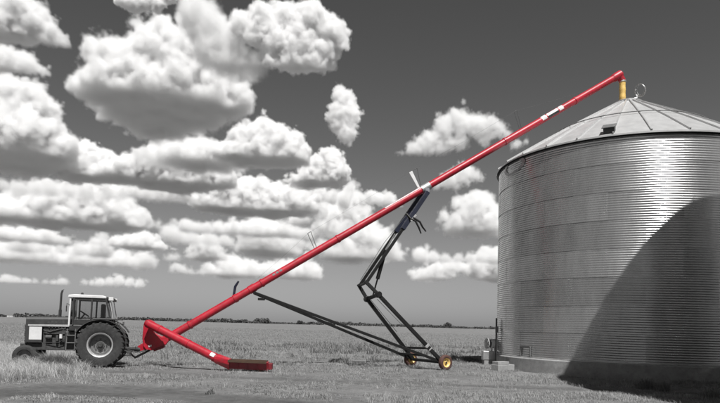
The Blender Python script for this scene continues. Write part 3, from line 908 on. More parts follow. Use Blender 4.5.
A(MB().bar(pd(411, 221, 26.1), pd(416, 215, 26.1), 0.06, 0.09), 'hook_plate', M['galv'], bevel=0.01)
# wheels
def auger_wheel(c, s_, name='wheel'):
    axd = (near_g - far_g).normalized() * s_
    r, w = 0.335, 0.20
    rim = A(MB().lathe([(0.0, 0.035), (0.045, 0.05), (0.06, 0.03), (0.13, 0.02), (0.155, 0.055), (0.185, 0.085), (0.20, 0.09), (0.20, 0.075), (0.18, 0.06), (0.17, -0.09), (0.0, -0.09)], c, axd, 36), name, M['yellow'], smooth=35)
    prof = [(0.185, 0.075), (0.21, 0.10), (0.27, 0.108), (0.315, 0.09), (0.333, 0.05), (0.337, 0.0), (0.333, -0.05), (0.315, -0.09), (0.27, -0.108), (0.21, -0.10), (0.185, -0.075)]
    ty = MB().lathe(prof, c, axd, 40, True)
    A(ty, 'tyre', M['brownrub'], smooth=50).parent = rim
    hb = MB().lathe([(0.0, 0.085), (0.04, 0.085), (0.045, 0.06), (0.045, 0.0), (0, 0)], c, axd, 16)
    a_ = axd.cross(Vector((0, 0, 1))).normalized(); u_ = a_.cross(axd)
    for k in range(5):
        t = 2 * math.pi * k / 5
        e = c + (a_ * math.cos(t) + u_ * math.sin(t)) * 0.09
        hb.tube(e + axd * 0.02, e + axd * 0.045, 0.014, n=6)
    A(hb, 'hub', M['cabdark'], smooth=40).parent = rim
    return rim
auger_wheel(wn_c, 1); auger_wheel(wf_c + (near_g - far_g).normalized() * 0.0, 1)

# --- lower end: boot, gearbox, swing tube and hopper
def P(px, py, Y=24.3): return at_depth(px, py, Y)
boot = [(143.6,324),(145.5,320.5),(149.5,319.6),(153.5,321.5),(156,326),(155.5,330.5),(153,331.5),(157,334.5),(162.5,337),(167,336.5),(168.5,341),(165,345.5),(161,347.8),(152,350.5),(146,349.5),(143.2,346),(142.2,338)]
dv = -AS * 0.42
A(MB().prism([P(x, y, 24.12) for x, y in boot], dv), 'intake_boot', M['red'], bevel=0.02)
gb = [(137.2,346.6),(142.2,343.2),(147,348),(145.5,350.8),(140.6,352)]
A(MB().prism([P(x, y, 24.2) for x, y in gb], -AS * 0.3), 'gearbox', M['red'], bevel=0.02)
A(MB().prism([P(x, y, 24.08) for x, y in ((153,349.3),(163.8,345.4),(164.6,347.6),(160,349.3),(154,351.6))], dv * 1.1), 'boot_skirt', M['dkred'], bevel=0.015)
A(MB().prism([P(x, y, 24.09) for x, y in ((148.3,345.6),(151.4,344.6),(151.8,346.2),(148.8,347.2))], -AS * 0.012), 'decal', M['white'])
st0, st1 = P(148.5, 323.8, 23.82), P(222.5, 361.2, 22.75)
sd = (st1 - st0).normalized()
A(MB().path([st0 - sd * 0.12, st0 - sd * 0.02, st0 + sd * 0.03, st1], [0.12, 0.17, 0.162, 0.158], 36), 'swing_tube', M['red'], smooth=40)
for t in (0.16, 0.55, 0.9):
    c = st0.lerp(st1, t)
    A(MB().tube(c - sd * 0.04, c + sd * 0.04, 0.175, n=32), 'swing_tube_band', M['red'], smooth=40)
c = st0.lerp(st1, 0.885)
ss = sd.cross(Vector((0, 0, 1))).normalized()
if ss.y > 0: ss = -ss
sn = ss.cross(sd)
if sn.z < 0: sn = -sn
mb = MB()
for p in (c - sd * 0.10, c + sd * 0.10):
    for k in range(5):
        a = R_(10 + 50 * k / 4)
        mb.v.append(tuple(p + (ss * math.cos(a) + sn * math.sin(a)) * 0.179))
for k in range(4): mb.f.append((k, k + 1, k + 6, k + 5))
A(mb, 'decal', M['white'], smooth=50)
# hopper: transition, trough with sloping sides, rubber flaps, end plate
hd = Vector((1, 0.06, 0)).normalized(); hs = Vector((0.06, -1, 0)).normalized()
hp0 = P(229.5, 369.5, 22.7); hp0.z = 0.06
hl = 1.40
def hpt(u, s_, z): return hp0 + hd * u + hs * s_ + Vector((0, 0, z))
mb = MB()
rows = []
for u, wt, wb, zt_, zb2 in ((0.0, 0.34, 0.16, 0.31, 0.03), (hl, 0.34, 0.16, 0.28, 0.0)):
    rows.append([hpt(u, wt, zt_), hpt(u, wb, zb2), hpt(u, -wb, zb2), hpt(u, -wt, zt_), hpt(u, -wt + 0.02, zt_), hpt(u, -wb + 0.015, zb2 + 0.02), hpt(u, wb - 0.015, zb2 + 0.02), hpt(u, wt - 0.02, zt_)])
mb.add(rows[0] + rows[1], [tuple(range(8))[::-1], tuple(range(8, 16))] + [(i, (i+1) % 8, 8 + (i+1) % 8, 8 + i) for i in range(8)])
A(mb, 'hopper_trough', M['dkred'], bevel=0.004)
for s_ in (1, -1):
    A(MB().bar(hpt(-0.02, 0.345 * s_, 0.335), hpt(hl + 0.0, 0.345 * s_, 0.305), 0.03, 0.09), 'hopper_flap', M['brown'], bevel=0.005)
for u in (0.35, 0.7, 1.05):
    A(MB().bar(hpt(u, 0.352, 0.29), hpt(u, 0.182, 0.05), 0.03, 0.02, up=hd), 'hopper_rib', M['dkred'])
A(MB().prism([hpt(hl, s_, z) for s_, z in ((-0.36, 0.31), (-0.18, -0.03), (0.18, -0.03), (0.36, 0.31))], hd * 0.05), 'hopper_end_plate', M['red'], bevel=0.008)
A(MB().box(hpt(hl + 0.05, 0.16, 0.02) - Vector((0, 0, 0)), hpt(hl + 0.21, -0.16, 0.27)), 'bearing_housing', M['dkred'], bevel=0.02)
mb = MB()                                                           # auger screw lying in the trough
pts = []
for i in range(140):
    t = i / 139; a = t * 2 * math.pi * 8
    for rr in (0.02, 0.10):
        mb.v.append(tuple(hpt(0.03 + t * (hl - 0.1), math.cos(a) * rr, 0.15 + math.sin(a) * rr)))
for i in range(139): mb.f.append((2*i, 2*i + 1, 2*i + 3, 2*i + 2))
mb.tube(hpt(0, 0, 0.15), hpt(hl, 0, 0.15), 0.03, n=10)
A(mb, 'hopper_screw', M['galv'], smooth=60)
mb = MB()
a_ = sd.cross(Vector((0, 0, 1))).normalized()
ring0 = []
for k in range(12):
    t = 2 * math.pi * k / 12
    ring0.append(st1 - sd * 0.25 + (a_ * math.cos(t) + a_.cross(sd) * math.sin(t)) * 0.19)
sq = [hpt(0.02, s_, z) for s_, z in ((-0.36, 0.2), (-0.36, 0.38), (-0.2, 0.40), (0, 0.40), (0.2, 0.40), (0.36, 0.38), (0.36, 0.2), (0.26, 0.1), (0.15, -0.01), (0, -0.02), (-0.15, -0.01), (-0.26, 0.1))]
# match the ring's order to the square's by angle
cen = sum(ring0, Vector()) / 12
def ang(p, o): q = p - o; return math.atan2(q.z, q.dot(hs))
r_s = sorted(ring0, key=lambda p: ang(p, cen)); c2_ = sum(sq, Vector()) / 12; s_s = sorted(sq, key=lambda p: ang(p, c2_))
mb.add(r_s + s_s, [(i, (i+1) % 12, 12 + (i+1) % 12, 12 + i) for i in range(12)] + [tuple(range(12))[::-1], tuple(range(12, 24))])
A(mb, 'hopper_elbow', M['red'], bevel=0.01)
for s_ in (-1, 1):                                                  # small transport wheels under the hopper
    A(MB().lathe([(0, -0.03), (0.09, -0.03), (0.10, 0), (0.09, 0.03), (0, 0.03)], hpt(1.15, 0.14 * s_, 0.03), hs, 20), 'caster', M['brownrub'], smooth=40)
# ------------------------------------------------------------------ tractor (x to the rear, y away from the viewer)
TA = R_(17.0)
w0 = on_ground(99.5, 367.6)
TO = w0 + Vector((-math.sin(TA), math.cos(TA), 0)) * 0.95
tr = empty('tractor', TO, TA)
tag(tr, 'old dark farm tractor with white cab roof and thin exhaust, hitched to the auger', 'tractor')
def T(mb, name, m, parent=None, smooth=None, bevel=0.0): return mb.build(name, M[m], tr if parent is None else parent, (0, 0, 0), smooth, bevel)
# rear wheels
def rear_wheel(y, s_):
    R, hw = 0.875, 0.23
    c = Vector((0, y, R - 0.02)); ax = Vector((0, s_, 0))
    disc = T(MB().lathe([(0.0, 0.02), (0.14, 0.02), (0.16, -0.02), (0.28, -0.03), (0.31, 0.0), (0.40, -0.03), (0.415, -0.08), (0.0, -0.08)], c, ax, 48), 'rear_wheel', 'disc', smooth=35)
    T(MB().lathe([(0.385, -0.16), (0.40, 0.15), (0.42, 0.195), (0.455, 0.215), (0.462, 0.20), (0.43, 0.16), (0.42, -0.16)], c, ax, 64, True), 'rim', 'rim', disc, smooth=35)
    ty = MB().lathe([(0.43, 0.17), (0.47, 0.205), (0.58, 0.232), (0.70, 0.235), (0.79, 0.225), (0.825, 0.18), (0.838, 0.0), (0.825, -0.18), (0.79, -0.225), (0.70, -0.235), (0.58, -0.232), (0.47, -0.205), (0.43, -0.17)], c, ax, 72, True)
    nl = 22
    for k in range(nl):
        for side in (1, -1):
            t0 = 2 * math.pi * (k + (0.5 if side < 0 else 0)) / nl
            q = []
            for (dt, hy, r0, r1) in ((0.0, 0.015, 0.82, 0.878), (0.13, 0.17, 0.81, 0.876), (0.18, 0.236, 0.74, 0.845)):
                for e in (-0.030, 0.030):
                    for r in (r0, r1):
                        a = t0 + dt + e / 0.85
                        q.append((c.x + r * math.cos(a), c.y + s_ * hy * side, c.z + r * math.sin(a)))
            fs = []
            for i in range(2):
                b = 4 * i
                fs += [(b, b+1, b+5, b+4), (b+2, b+6, b+7, b+3), (b+1, b+3, b+7, b+5), (b, b+4, b+6, b+2)]
            fs += [(0, 2, 3, 1), (8, 9, 11, 10)]
            ty.add(q, fs)
    T(ty, 'tyre', 'rubber', disc, smooth=30)
    hb = MB().lathe([(0, 0.13), (0.07, 0.13), (0.08, 0.10), (0.08, 0.03), (0.13, 0.03), (0.13, 0.0), (0, 0)], c, ax, 24)
    for k in range(8):
        t = 2 * math.pi * k / 8
        e = c + Vector((math.cos(t), 0, math.sin(t))) * 0.22 + ax * -0.02
        hb.tube(e, e + ax * 0.05, 0.02, n=6)
    T(hb, 'hub', 'engine', disc, smooth=35)
rear_wheel(-0.95, -1); rear_wheel(0.95, 1)
def front_wheel(y, s_):
    c = Vector((-2.57, y, 0.40)); ax = Vector((0, s_, 0))
    d = T(MB().lathe([(0, 0.04), (0.07, 0.045), (0.08, 0.01), (0.17, 0.0), (0.20, 0.06), (0.225, 0.095), (0.235, 0.08), (0.21, 0.0), (0.20, -0.08), (0, -0.08)], c, ax, 32), 'front_wheel', 'disc', smooth=35)
    prof = [(0.215, 0.08), (0.25, 0.125), (0.33, 0.14), (0.385, 0.12)]
    prof += [(0.405, 0.09), (0.39, 0.07), (0.39, 0.055), (0.408, 0.045), (0.408, -0.045), (0.39, -0.055), (0.39, -0.07), (0.405, -0.09)]
    prof += [(0.385, -0.12), (0.33, -0.14), (0.25, -0.125), (0.215, -0.08)]
    T(MB().lathe(prof, c, ax, 40, True), 'tyre', 'rubber', d, smooth=40)
    T(MB().lathe([(0, 0.10), (0.045, 0.09), (0.055, 0.03), (0, 0.03)], c, ax, 16), 'hub', 'engine', d, smooth=40)
front_wheel(-0.80, -1); front_wheel(0.80, 1)
T(MB().tube((0, -0.9, 0.855), (0, 0.9, 0.855), 0.11, n=20), 'rear_axle', 'engine', smooth=40)
T(MB().box((-1.15, -0.30, 0.62), (0.38, 0.30, 1.28)), 'transmission', 'engine', bevel=0.05)
T(MB().box((-2.66, -0.24, 0.60), (-1.1, 0.24, 0.86)), 'frame_rail', 'engine', bevel=0.02)
eb = MB().box((-2.10, -0.25, 0.86), (-1.10, 0.25, 1.50))
eb.box((-1.95, -0.34, 1.22), (-1.25, -0.252, 1.36)).tube((-2.0, -0.31, 1.10), (-1.78, -0.31, 1.10), 0.085).tube((-1.60, -0.33, 0.95), (-1.60, -0.33, 1.18), 0.05)
eb.box((-1.42, -0.33, 0.92), (-1.15, -0.252, 1.15))
for k in range(6): eb.tube((-1.90 + 0.11 * k, -0.30, 1.36), (-1.90 + 0.11 * k, -0.27, 1.52), 0.02, n=8)
T(eb, 'engine_block', 'engine', smooth=35, bevel=0.012)
T(MB().tube((-1.47, -0.36, 1.06), (-1.47, -0.36, 1.22), 0.055, n=16), 'oil_filter', 'white', smooth=40)
T(MB().box((-2.12, -0.015, 1.50), (-2.06, 0.015, 1.56)), 'hood_latch', 'engine')
hood = []
for y, z in ((-0.37, 1.575), (-0.37, 1.76), (-0.32, 1.84), (-0.2, 1.87), (0.2, 1.87), (0.32, 1.84), (0.37, 1.76), (0.37, 1.575)): hood.append((-2.68, y, z))
T(MB().prism(hood, (1.52, 0, 0.03)), 'hood', 'tbody', smooth=30, bevel=0.012)
T(MB().box((-2.70, -0.355, 0.88), (-2.12, 0.355, 1.57)), 'radiator_housing', 'tbody', bevel=0.03)
for s_ in (-1, 1):
    T(MB().box((-2.56, s_ * 0.357 - 0.004, 1.00), (-2.13, s_ * 0.357 + 0.006, 1.50)), 'side_panel', 'white', bevel=0.004)
    T(MB().box((-2.60, s_ * 0.374 - 0.006, 1.505), (-0.78, s_ * 0.374 + 0.006, 1.57)), 'trim_strip', 'rim', bevel=0.003)
    for z in (1.58, 1.30):
        T(MB().lathe([(0, 0.03), (0.07, 0.028), (0.085, 0.0)], (-2.71, s_ * 0.22, z - 0.1), (-1, 0, 0), 20), 'headlight', 'steel', smooth=40)
for k in range(7): T(MB().bar((-2.715, -0.31, 0.96 + 0.085 * k), (-2.715, 0.31, 0.96 + 0.085 * k), 0.02, 0.03), 'grille_bar', 'cabdark')
T(MB().box((-2.86, -0.30, 0.62), (-2.66, 0.30, 0.86)), 'front_weight', 'engine', bevel=0.03)
T(MB().bar((-2.45, -0.72, 0.50), (-2.45, 0.72, 0.50), 0.14, 0.14), 'front_axle', 'engine', bevel=0.02)
for s_ in (-1, 1):
    T(MB().path([(-2.45, s_ * 0.68, 0.62), (-2.45, s_ * 0.68, 0.42), (-2.57, s_ * 0.74, 0.40)], 0.045, 10), 'spindle', 'engine', smooth=40)
ex = T(MB().path([(-1.58, -0.10, 1.80), (-1.57, -0.10, 2.40), (-1.56, -0.10, 2.78), (-1.52, -0.10, 2.90)], [0.042, 0.04, 0.036, 0.036], 14, True), 'exhaust_stack', 'cabdark', smooth=40)
T(MB().tube((-1.58, -0.10, 1.84), (-1.575, -0.10, 2.15), 0.055, n=14), 'muffler', 'cabdark', ex, smooth=40)
T(MB().box((-1.57, -0.14, 2.905), (-1.46, -0.06, 2.915), Matrix.Rotation(R_(-35), 3, 'Y')), 'rain_cap', 'cabdark', ex)
for s_ in (-1, 1):
    for k in range(5): T(MB().box((-1.95 + 0.13 * k, s_ * 0.371 - 0.004, 1.63), (-1.88 + 0.13 * k, s_ * 0.371 + 0.004, 1.72)), 'louvre', 'engine')
    T(MB().path([(-1.15, s_ * 0.78, 2.35), (-1.22, s_ * 0.95, 2.38), (-1.22, s_ * 0.97, 2.20)], 0.010, 6), 'mirror_arm', 'cabdark')
    T(MB().box((-1.235, s_ * 0.97 - 0.07, 2.08), (-1.215, s_ * 0.97 + 0.07, 2.30)), 'mirror', 'cabdark', bevel=0.005)
T(MB().path([(-1.30, -0.33, 1.45), (-1.55, -0.37, 1.40), (-1.85, -0.36, 1.30), (-2.08, -0.33, 1.36)], 0.022, 8), 'radiator_hose', 'cabdark', smooth=50)
T(MB().path([(-1.12, -0.36, 1.20), (-1.30, -0.40, 1.05), (-1.55, -0.36, 0.90), (-2.0, -0.30, 0.90)], 0.014, 8), 'fuel_line', 'cabdark', smooth=50)
# cab
CW = 0.78
T(MB().box((-1.14, -CW, 1.36), (0.40, CW, 1.60)), 'cab_floor', 'cabdark', bevel=0.03)
for s_ in (-1, 1):
    y = s_ * (CW - 0.03)
    T(MB().bar((-1.15, y, 1.55), (-1.13, y, 2.66), 0.06, 0.07, up=(0, 1, 0)), 'front_post', 'white', bevel=0.008)
    T(MB().bar((-1.02, y, 1.58), (-1.01, y, 2.62), 0.06, 0.10, up=(0, 1, 0)), 'door_frame', 'cabdark', bevel=0.008)
    T(MB().bar((-0.40, y, 1.58), (-0.38, y, 2.62), 0.06, 0.09, up=(0, 1, 0)), 'centre_post', 'cabdark', bevel=0.008)
    T(MB().bar((0.33, y, 1.62), (0.10, y, 2.62), 0.06, 0.10, up=(0, 1, 0)), 'rear_post', 'cabdark', bevel=0.008)
    T(MB().bar((0.42, y, 1.66), (0.24, y, 2.58), 0.03, 0.035, up=(0, 1, 0)), 'grab_rail', 'rim', bevel=0.004)
    T(MB().bar((-1.05, y, 2.57), (0.14, y, 2.57), 0.06, 0.09, up=(0, 0, 1)), 'top_rail', 'cabdark', bevel=0.008)
    T(MB().bar((-1.05, y, 1.70), (0.30, y, 1.70), 0.06, 0.20, up=(0, 0, 1)), 'door_sill', 'cabdark', bevel=0.008)
    gy = s_ * (CW - 0.03)
    for nm, q in (('door_window', [(-0.97, 1.80), (-0.445, 1.80), (-0.43, 2.525), (-0.96, 2.525)]), ('quarter_window', [(-0.35, 1.80), (0.245, 1.80), (0.075, 2.525), (-0.335, 2.525)])):
        T(MB().prism([(x, gy - 0.003, z) for x, z in q], (0, 0.006, 0)), nm, 'glass')
T(MB().prism([(-1.125, -CW + 0.065, 1.80), (-1.115, -CW + 0.065, 2.60), (-1.115, CW - 0.065, 2.60), (-1.125, CW - 0.065, 1.80)], (0.006, 0, 0)), 'windscreen', 'glass')
T(MB().bar((-1.12, -CW, 1.70), (-1.12, CW, 1.70), 0.05, 0.22), 'dash_panel', 'cabdark', bevel=0.01)
T(MB().prism([(0.325, -CW + 0.065, 1.80), (0.13, -CW + 0.065, 2.58), (0.13, CW - 0.065, 2.58), (0.325, CW - 0.065, 1.80)], (0.006, 0, 0)), 'rear_window', 'glass')
roof = [(-1.22, 2.62), (-1.20, 2.715), (-1.0, 2.745), (0.0, 2.725), (0.10, 2.70), (0.12, 2.62)]
rf = T(MB().prism([(x, -CW - 0.04, z) for x, z in roof], (0, 2 * CW + 0.08, 0)), 'cab_roof', 'white', bevel=0.02)
T(MB().prism([(x, -CW + 0.02, z) for x, z in ((0.122, 2.60), (0.122, 2.69), (0.30, 2.66), (0.36, 2.62), (0.34, 2.56))], (0, 2 * CW - 0.04, 0)), 'roof_rear_visor', 'cabdark', rf, bevel=0.01)
for s_ in (-1, 1):
    T(MB().box((0.20, s_ * (CW - 0.02) - 0.06, 2.54), (0.375, s_ * (CW - 0.02) + 0.06, 2.67)), 'work_light', 'white', rf, bevel=0.015)
bc = T(MB().lathe([(0, 0.10), (0.04, 0.09), (0.055, 0.02), (0.06, 0.0), (0, 0)], (-0.80, -0.3, 2.735), (0, 0, 1), 16), 'beacon', 'cabdark', rf, smooth=40)
# inside
T(MB().box((-0.42, -0.25, 1.60), (0.0, 0.25, 1.86)).box((-0.12, -0.26, 1.80), (0.02, 0.26, 2.42)), 'seat', 'seat', bevel=0.05)
mb = MB()
c = Vector((-0.72, 0, 2.02)); ax = Vector((0.55, 0, 0.83)).normalized(); a_ = Vector((0, 1, 0)); u_ = ax.cross(a_)
mb.path([c + (a_ * math.cos(2 * math.pi * k / 24) + u_ * math.sin(2 * math.pi * k / 24)) * 0.19 for k in range(25)], 0.016, 8, False)
mb.tube(c - ax * 0.45, c, 0.03, n=8).tube(c - a_ * 0.19, c + a_ * 0.19, 0.012, n=6)
T(mb, 'steering_wheel', 'seat', smooth=50)
# fenders
for s_ in (-1, 1):
    mb = MB(); n = 14
    for k in range(n + 1):
        a = R_(28 + (152 - 28) * k / n)
        for r in (0.955, 0.985):
            for y in (0.66, 1.20): mb.v.append((r * math.cos(a), s_ * y, 0.855 + r * math.sin(a) * 0.99))
    for k in range(n):
        q = 4 * k
        mb.f += [(q, q+1, q+5, q+4), (q+2, q+6, q+7, q+3), (q+1, q+3, q+7, q+5), (q, q+4, q+6, q+2)]
    mb.f += [(0, 2, 3, 1), (4*n, 4*n+1, 4*n+3, 4*n+2)]
    f = T(mb, 'fender', 'tbody', smooth=40)
    T(MB().box((-0.30, s_ * 0.95 - 0.26, 1.80), (0.62, s_ * 0.95 + 0.26, 1.86)), 'fender_deck', 'cabdark', f, bevel=0.02)
    T(MB().box((0.60, s_ * 1.05 - 0.07, 1.62), (0.66, s_ * 1.05 + 0.07, 1.74)), 'tail_light', 'disc', f, bevel=0.01)
# steps and fuel tank
T(MB().box((-1.30, -0.62, 0.62), (-0.82, -0.32, 1.34)), 'fuel_tank', 'cabdark', bevel=0.04)
st = T(MB().bar((-1.22, -0.78, 0.60), (-1.18, -0.78, 1.44), 0.03, 0.04, up=(0, 1, 0)).bar((-0.92, -0.78, 0.60), (-0.90, -0.78, 1.44), 0.03, 0.04, up=(0, 1, 0)), 'step_frame', 'disc', bevel=0.004)
for z in (0.62, 0.90, 1.18): T(MB().box((-1.20, -0.84, z), (-0.92, -0.60, z + 0.03)), 'step', 'disc', st, bevel=0.004)
# rear hitch
T(MB().box((0.2, -0.05, 0.40), (1.05, 0.05, 0.46)), 'drawbar', 'engine', bevel=0.01)
for s_ in (-1, 1):
    T(MB().bar((0.25, s_ * 0.35, 0.60), (1.05, s_ * 0.42, 0.55), 0.05, 0.09), 'lift_arm', 'engine', bevel=0.01)
    T(MB().bar((0.62, s_ * 0.385, 0.60), (0.45, s_ * 0.33, 1.30), 0.04, 0.04), 'lift_rod', 'engine')
T(MB().tube((0.3, 0, 0.72), (0.52, 0, 0.72), 0.05, n=12), 'pto_stub', 'steel', smooth=40)
# the auger's driveline and tongue reach to the tractor
rotz = Matrix.Rotation(TA, 3, 'Z')
pto = TO + rotz @ Vector((0.5, 0, 0.72)); dbe = TO + rotz @ Vector((1.0, 0, 0.50))
gbx = P(140.5, 349.5, 24.3)
A(MB().path([pto, pto.lerp(gbx, 0.12), pto.lerp(gbx, 0.13), pto.lerp(gbx, 0.75), pto.lerp(gbx, 0.76), gbx], [0.05, 0.05, 0.075, 0.075, 0.10, 0.10], 14), 'driveline', M['cabdark'], smooth=40)
A(MB().path([dbe, P(135, 357.5, 24.2), P(146, 352, 24.25), P(152, 348.5, 24.3)], 0.045, 10), 'tongue', M['black'], smooth=50)
A(MB().path([TO + rotz @ Vector((0.35, -0.2, 1.1)), P(128, 349.5, 23.9), P(136, 352.5, 24.1), P(146, 350, 24.2)], 0.018, 8), 'hydraulic_hose', M['cable'])
# ------------------------------------------------------------------ clouds (real volumes, lit by the sun and the sky)
CLOUD_BASE = 900.0
VOXQ = 0.82
cloud_mat = bpy.data.materials.new('cloud_vapour')
cloud_mat.use_nodes = True
_n = cloud_mat.node_tree.nodes
_n.clear()
_o = _n.new('ShaderNodeOutputMaterial')
_v = _n.new('ShaderNodeVolumePrincipled')
_v.inputs['Color'].default_value = (1, 1, 1, 1)
_v.inputs['Density'].default_value = 1.0
_v.inputs['Anisotropy'].default_value = 0.0
cloud_mat.node_tree.links.new(_v.outputs[0], _o.inputs['Volume'])

def make_cloud(puffs, base_y, label, dens=0.042, vox=120, seed=0.0, soft=0.26, rough=1.0, under=0.30, grow=1.16):
    """puffs: (px, py, radius in px); base_y: the pixel row of the cloud's base, which fixes its distance."""
    def tan_el(px, py):
        d = ray(px, py)
        return max(d.z / math.hypot(d.x, d.y), 0.02)
    cx = sum(p[0] for p in puffs) / len(puffs)
    top_y = min(p[1] - p[2] for p in puffs)
    near_y = base_y - under * (base_y - top_y)              # row of the near edge of the flat underside
    Dn, Df = CLOUD_BASE / tan_el(cx, near_y), CLOUD_BASE / tan_el(cx, base_y)
    Df = min(Df, Dn * 1.45)
    zb = EYE + CLOUD_BASE
    lr = random.Random(int(seed * 10) + len(puffs))
    P = []
    for (x, y, r) in puffs:
        d = ray(x, y)
        h = math.hypot(d.x, d.y)
        rw = r / FPX * Dn / h
        k = (Dn + rw * lr.uniform(0.6, 1.3)) / h
        P.append((EYEP + d * k, rw * grow))
    m0 = len(P)
    P = [(p, r) for p, r in P if p.z + 0.6 * r > zb]
    m1 = len(P)
    fill = []
    for i in range(len(P)):                                # fillers that knit neighbouring puffs together
        for j in range(i):
            (p, r), (q, t) = P[i], P[j]
            if 0.5 * max(r, t) < (p - q).length < 1.6 * (r + t):
                fill.append((p.lerp(q, 0.5), 0.46 * (r + t)))
    P += lr.sample(fill, min(len(fill), 16))
    for p, r in P[:m1]:                                    # ragged small heads
        a = lr.uniform(0.1, 3.0)
        v = Vector((p.y, -p.x, 0)).normalized()
        P.append((p + v * math.cos(a) * r * 0.95 + Vector((0, 0, math.sin(a) * r * 0.85)), r * lr.uniform(0.3, 0.5)))
    VD = Vector((ray(cx, base_y).x, ray(cx, base_y).y, 0)).normalized()   # away from the viewer
    rbig = sorted(r for p, r in P[:m1])[int(m1 * 0.6)]
    DF = min(2.3, max(1.0, (Df - Dn) / (2.0 * rbig)))       # clouds run back over their flat undersides
    P = [(p + VD * (DF - 1.0) * r, r) for p, r in P]
    c0 = sum((p for p, r in P), Vector()) / len(P)
    rmean = sum(r for p, r in P) / len(P)
    pad = 0.5 * rmean
    ext = [1.0 + (DF - 1.0) * abs(VD[i]) for i in range(3)]
    lo = Vector([min(p[i] - r * ext[i] for p, r in P) - pad for i in range(3)]) - c0
    hi = Vector([max(p[i] + r * ext[i] for p, r in P) + pad for i in range(3)]) - c0
    lo.z = max(lo.z, zb - c0.z - 0.5 * pad)
    size = hi - lo
    vs_ = max(size.x, size.z) / (vox * VOXQ)
    ng = bpy.data.node_groups.new('cloud_field', 'GeometryNodeTree')
    ng.interface.new_socket('Geometry', in_out='INPUT', socket_type='NodeSocketGeometry')
    ng.interface.new_socket('Geometry', in_out='OUTPUT', socket_type='NodeSocketGeometry')
    N, L = ng.nodes, ng.links
    gout = N.new('NodeGroupOutput')
    pos = N.new('GeometryNodeInputPosition').outputs[0]
    def math_(op, a, b=None, c=None):
        m = N.new('ShaderNodeMath'); m.operation = op
        for i, v in enumerate((a, b, c)):
            if v is None: continue
            if isinstance(v, (int, float)): m.inputs[i].default_value = v
            else: L.new(v, m.inputs[i])
        return m.outputs[0]
    def vmath(op, a, b=None):
        m = N.new('ShaderNodeVectorMath'); m.operation = op
        for i, v in enumerate((a, b)):
            if v is None: continue
            if isinstance(v, (tuple, Vector)): m.inputs[i].default_value = v
            else: L.new(v, m.inputs[i])
        return m.outputs['Value'] if op in ('DISTANCE', 'LENGTH', 'DOT_PRODUCT') else m.outputs[0]
    # domain warp
    nz = N.new('ShaderNodeTexNoise'); nz.noise_dimensions = '3D'
    off = vmath('ADD', pos, (seed * 1371.0, seed * 911.0, seed * 523.0))
    L.new(off, nz.inputs['Vector'])
    nz.inputs['Scale'].default_value = 1.0 / (rmean * 1.5)
    nz.inputs['Detail'].default_value = 3.0
    wv = vmath('SUBTRACT', nz.outputs['Color'], (0.5, 0.5, 0.5))
    sc_ = N.new('ShaderNodeVectorMath'); sc_.operation = 'SCALE'
    L.new(wv, sc_.inputs[0]); sc_.inputs['Scale'].default_value = rmean * 1.0 * rough
    wp = vmath('ADD', pos, sc_.outputs[0])
    cmp_ = N.new('ShaderNodeVectorMath'); cmp_.operation = 'SCALE'; cmp_.inputs[0].default_value = VD * (1.0 / DF - 1.0)
    L.new(vmath('DOT_PRODUCT', wp, VD), cmp_.inputs['Scale'])
    wq = vmath('ADD', wp, cmp_.outputs[0])
    d = None
    for p, r in P:
        q = p - c0
        q = q + VD * (q.dot(VD) * (1.0 / DF - 1.0))
        e = math_('SUBTRACT', vmath('DISTANCE', wq, (q.x, q.y, q.z)), r)
        d = e if d is None else math_('SMOOTH_MIN', d, e, rmean * 0.25)
    vz = N.new('ShaderNodeTexVoronoi'); vz.voronoi_dimensions = '3D'; vz.feature = 'F1'
    off2 = vmath('ADD', wp, (seed * 77.0, 31.0, 17.0 * seed))
    L.new(off2, vz.inputs['Vector'])
    vz.inputs['Scale'].default_value = 1.0 / (rmean * 0.62)
    vz.inputs['Detail'].default_value = 3.0
    vz.inputs['Roughness'].default_value = 0.5
    d = math_('ADD', d, math_('MULTIPLY', math_('SUBTRACT', vz.outputs['Distance'], 0.45), rmean * 0.34 * rough))
    n2 = N.new('ShaderNodeTexNoise'); L.new(off, n2.inputs['Vector'])
    n2.inputs['Scale'].default_value = 1.0 / (rmean * 0.6); n2.inputs['Detail'].default_value = 6.0; n2.inputs['Roughness'].default_value = 0.55
    d = math_('ADD', d, math_('MULTIPLY', math_('SUBTRACT', n2.outputs['Fac'], 0.5), rmean * 1.15 * rough))
    sc2 = N.new('ShaderNodeVectorMath'); sc2.operation = 'SCALE'; L.new(wv, sc2.inputs[0]); sc2.inputs['Scale'].default_value = rmean * 0.45
    sx = N.new('ShaderNodeSeparateXYZ'); L.new(vmath('ADD', pos, sc2.outputs[0]), sx.inputs[0])
    base = math_('MULTIPLY', math_('SUBTRACT', zb - c0.z, sx.outputs[2]), 0.9)
    d = math_('SMOOTH_MAX', d, base, rmean * 0.25)
    fac = math_('DIVIDE', math_('MULTIPLY', d, -1.0), rmean * soft)
    fac = math_('MINIMUM', math_('MAXIMUM', fac, 0.0), 1.0)
    fac = math_('POWER', fac, 1.4)
    dn = math_('MULTIPLY', fac, dens * 170.0 / rmean)
    vc = N.new('GeometryNodeVolumeCube')
    L.new(dn, vc.inputs['Density'])
    vc.inputs['Min'].default_value = lo
    vc.inputs['Max'].default_value = hi
    for i, nm in enumerate(('Resolution X', 'Resolution Y', 'Resolution Z')):
        vc.inputs[nm].default_value = max(16, int(size[i] / vs_ * (0.65 if i == 1 else 1.0)))
    sm = N.new('GeometryNodeSetMaterial'); sm.inputs['Material'].default_value = cloud_mat
    L.new(vc.outputs[0], sm.inputs[0]); L.new(sm.outputs[0], gout.inputs[0])
    vd = bpy.data.volumes.new('cloud')
    ob = bpy.data.objects.new('cloud', vd)
    ob.location = c0
    vd.materials.append(cloud_mat)
    sc.collection.objects.link(ob)
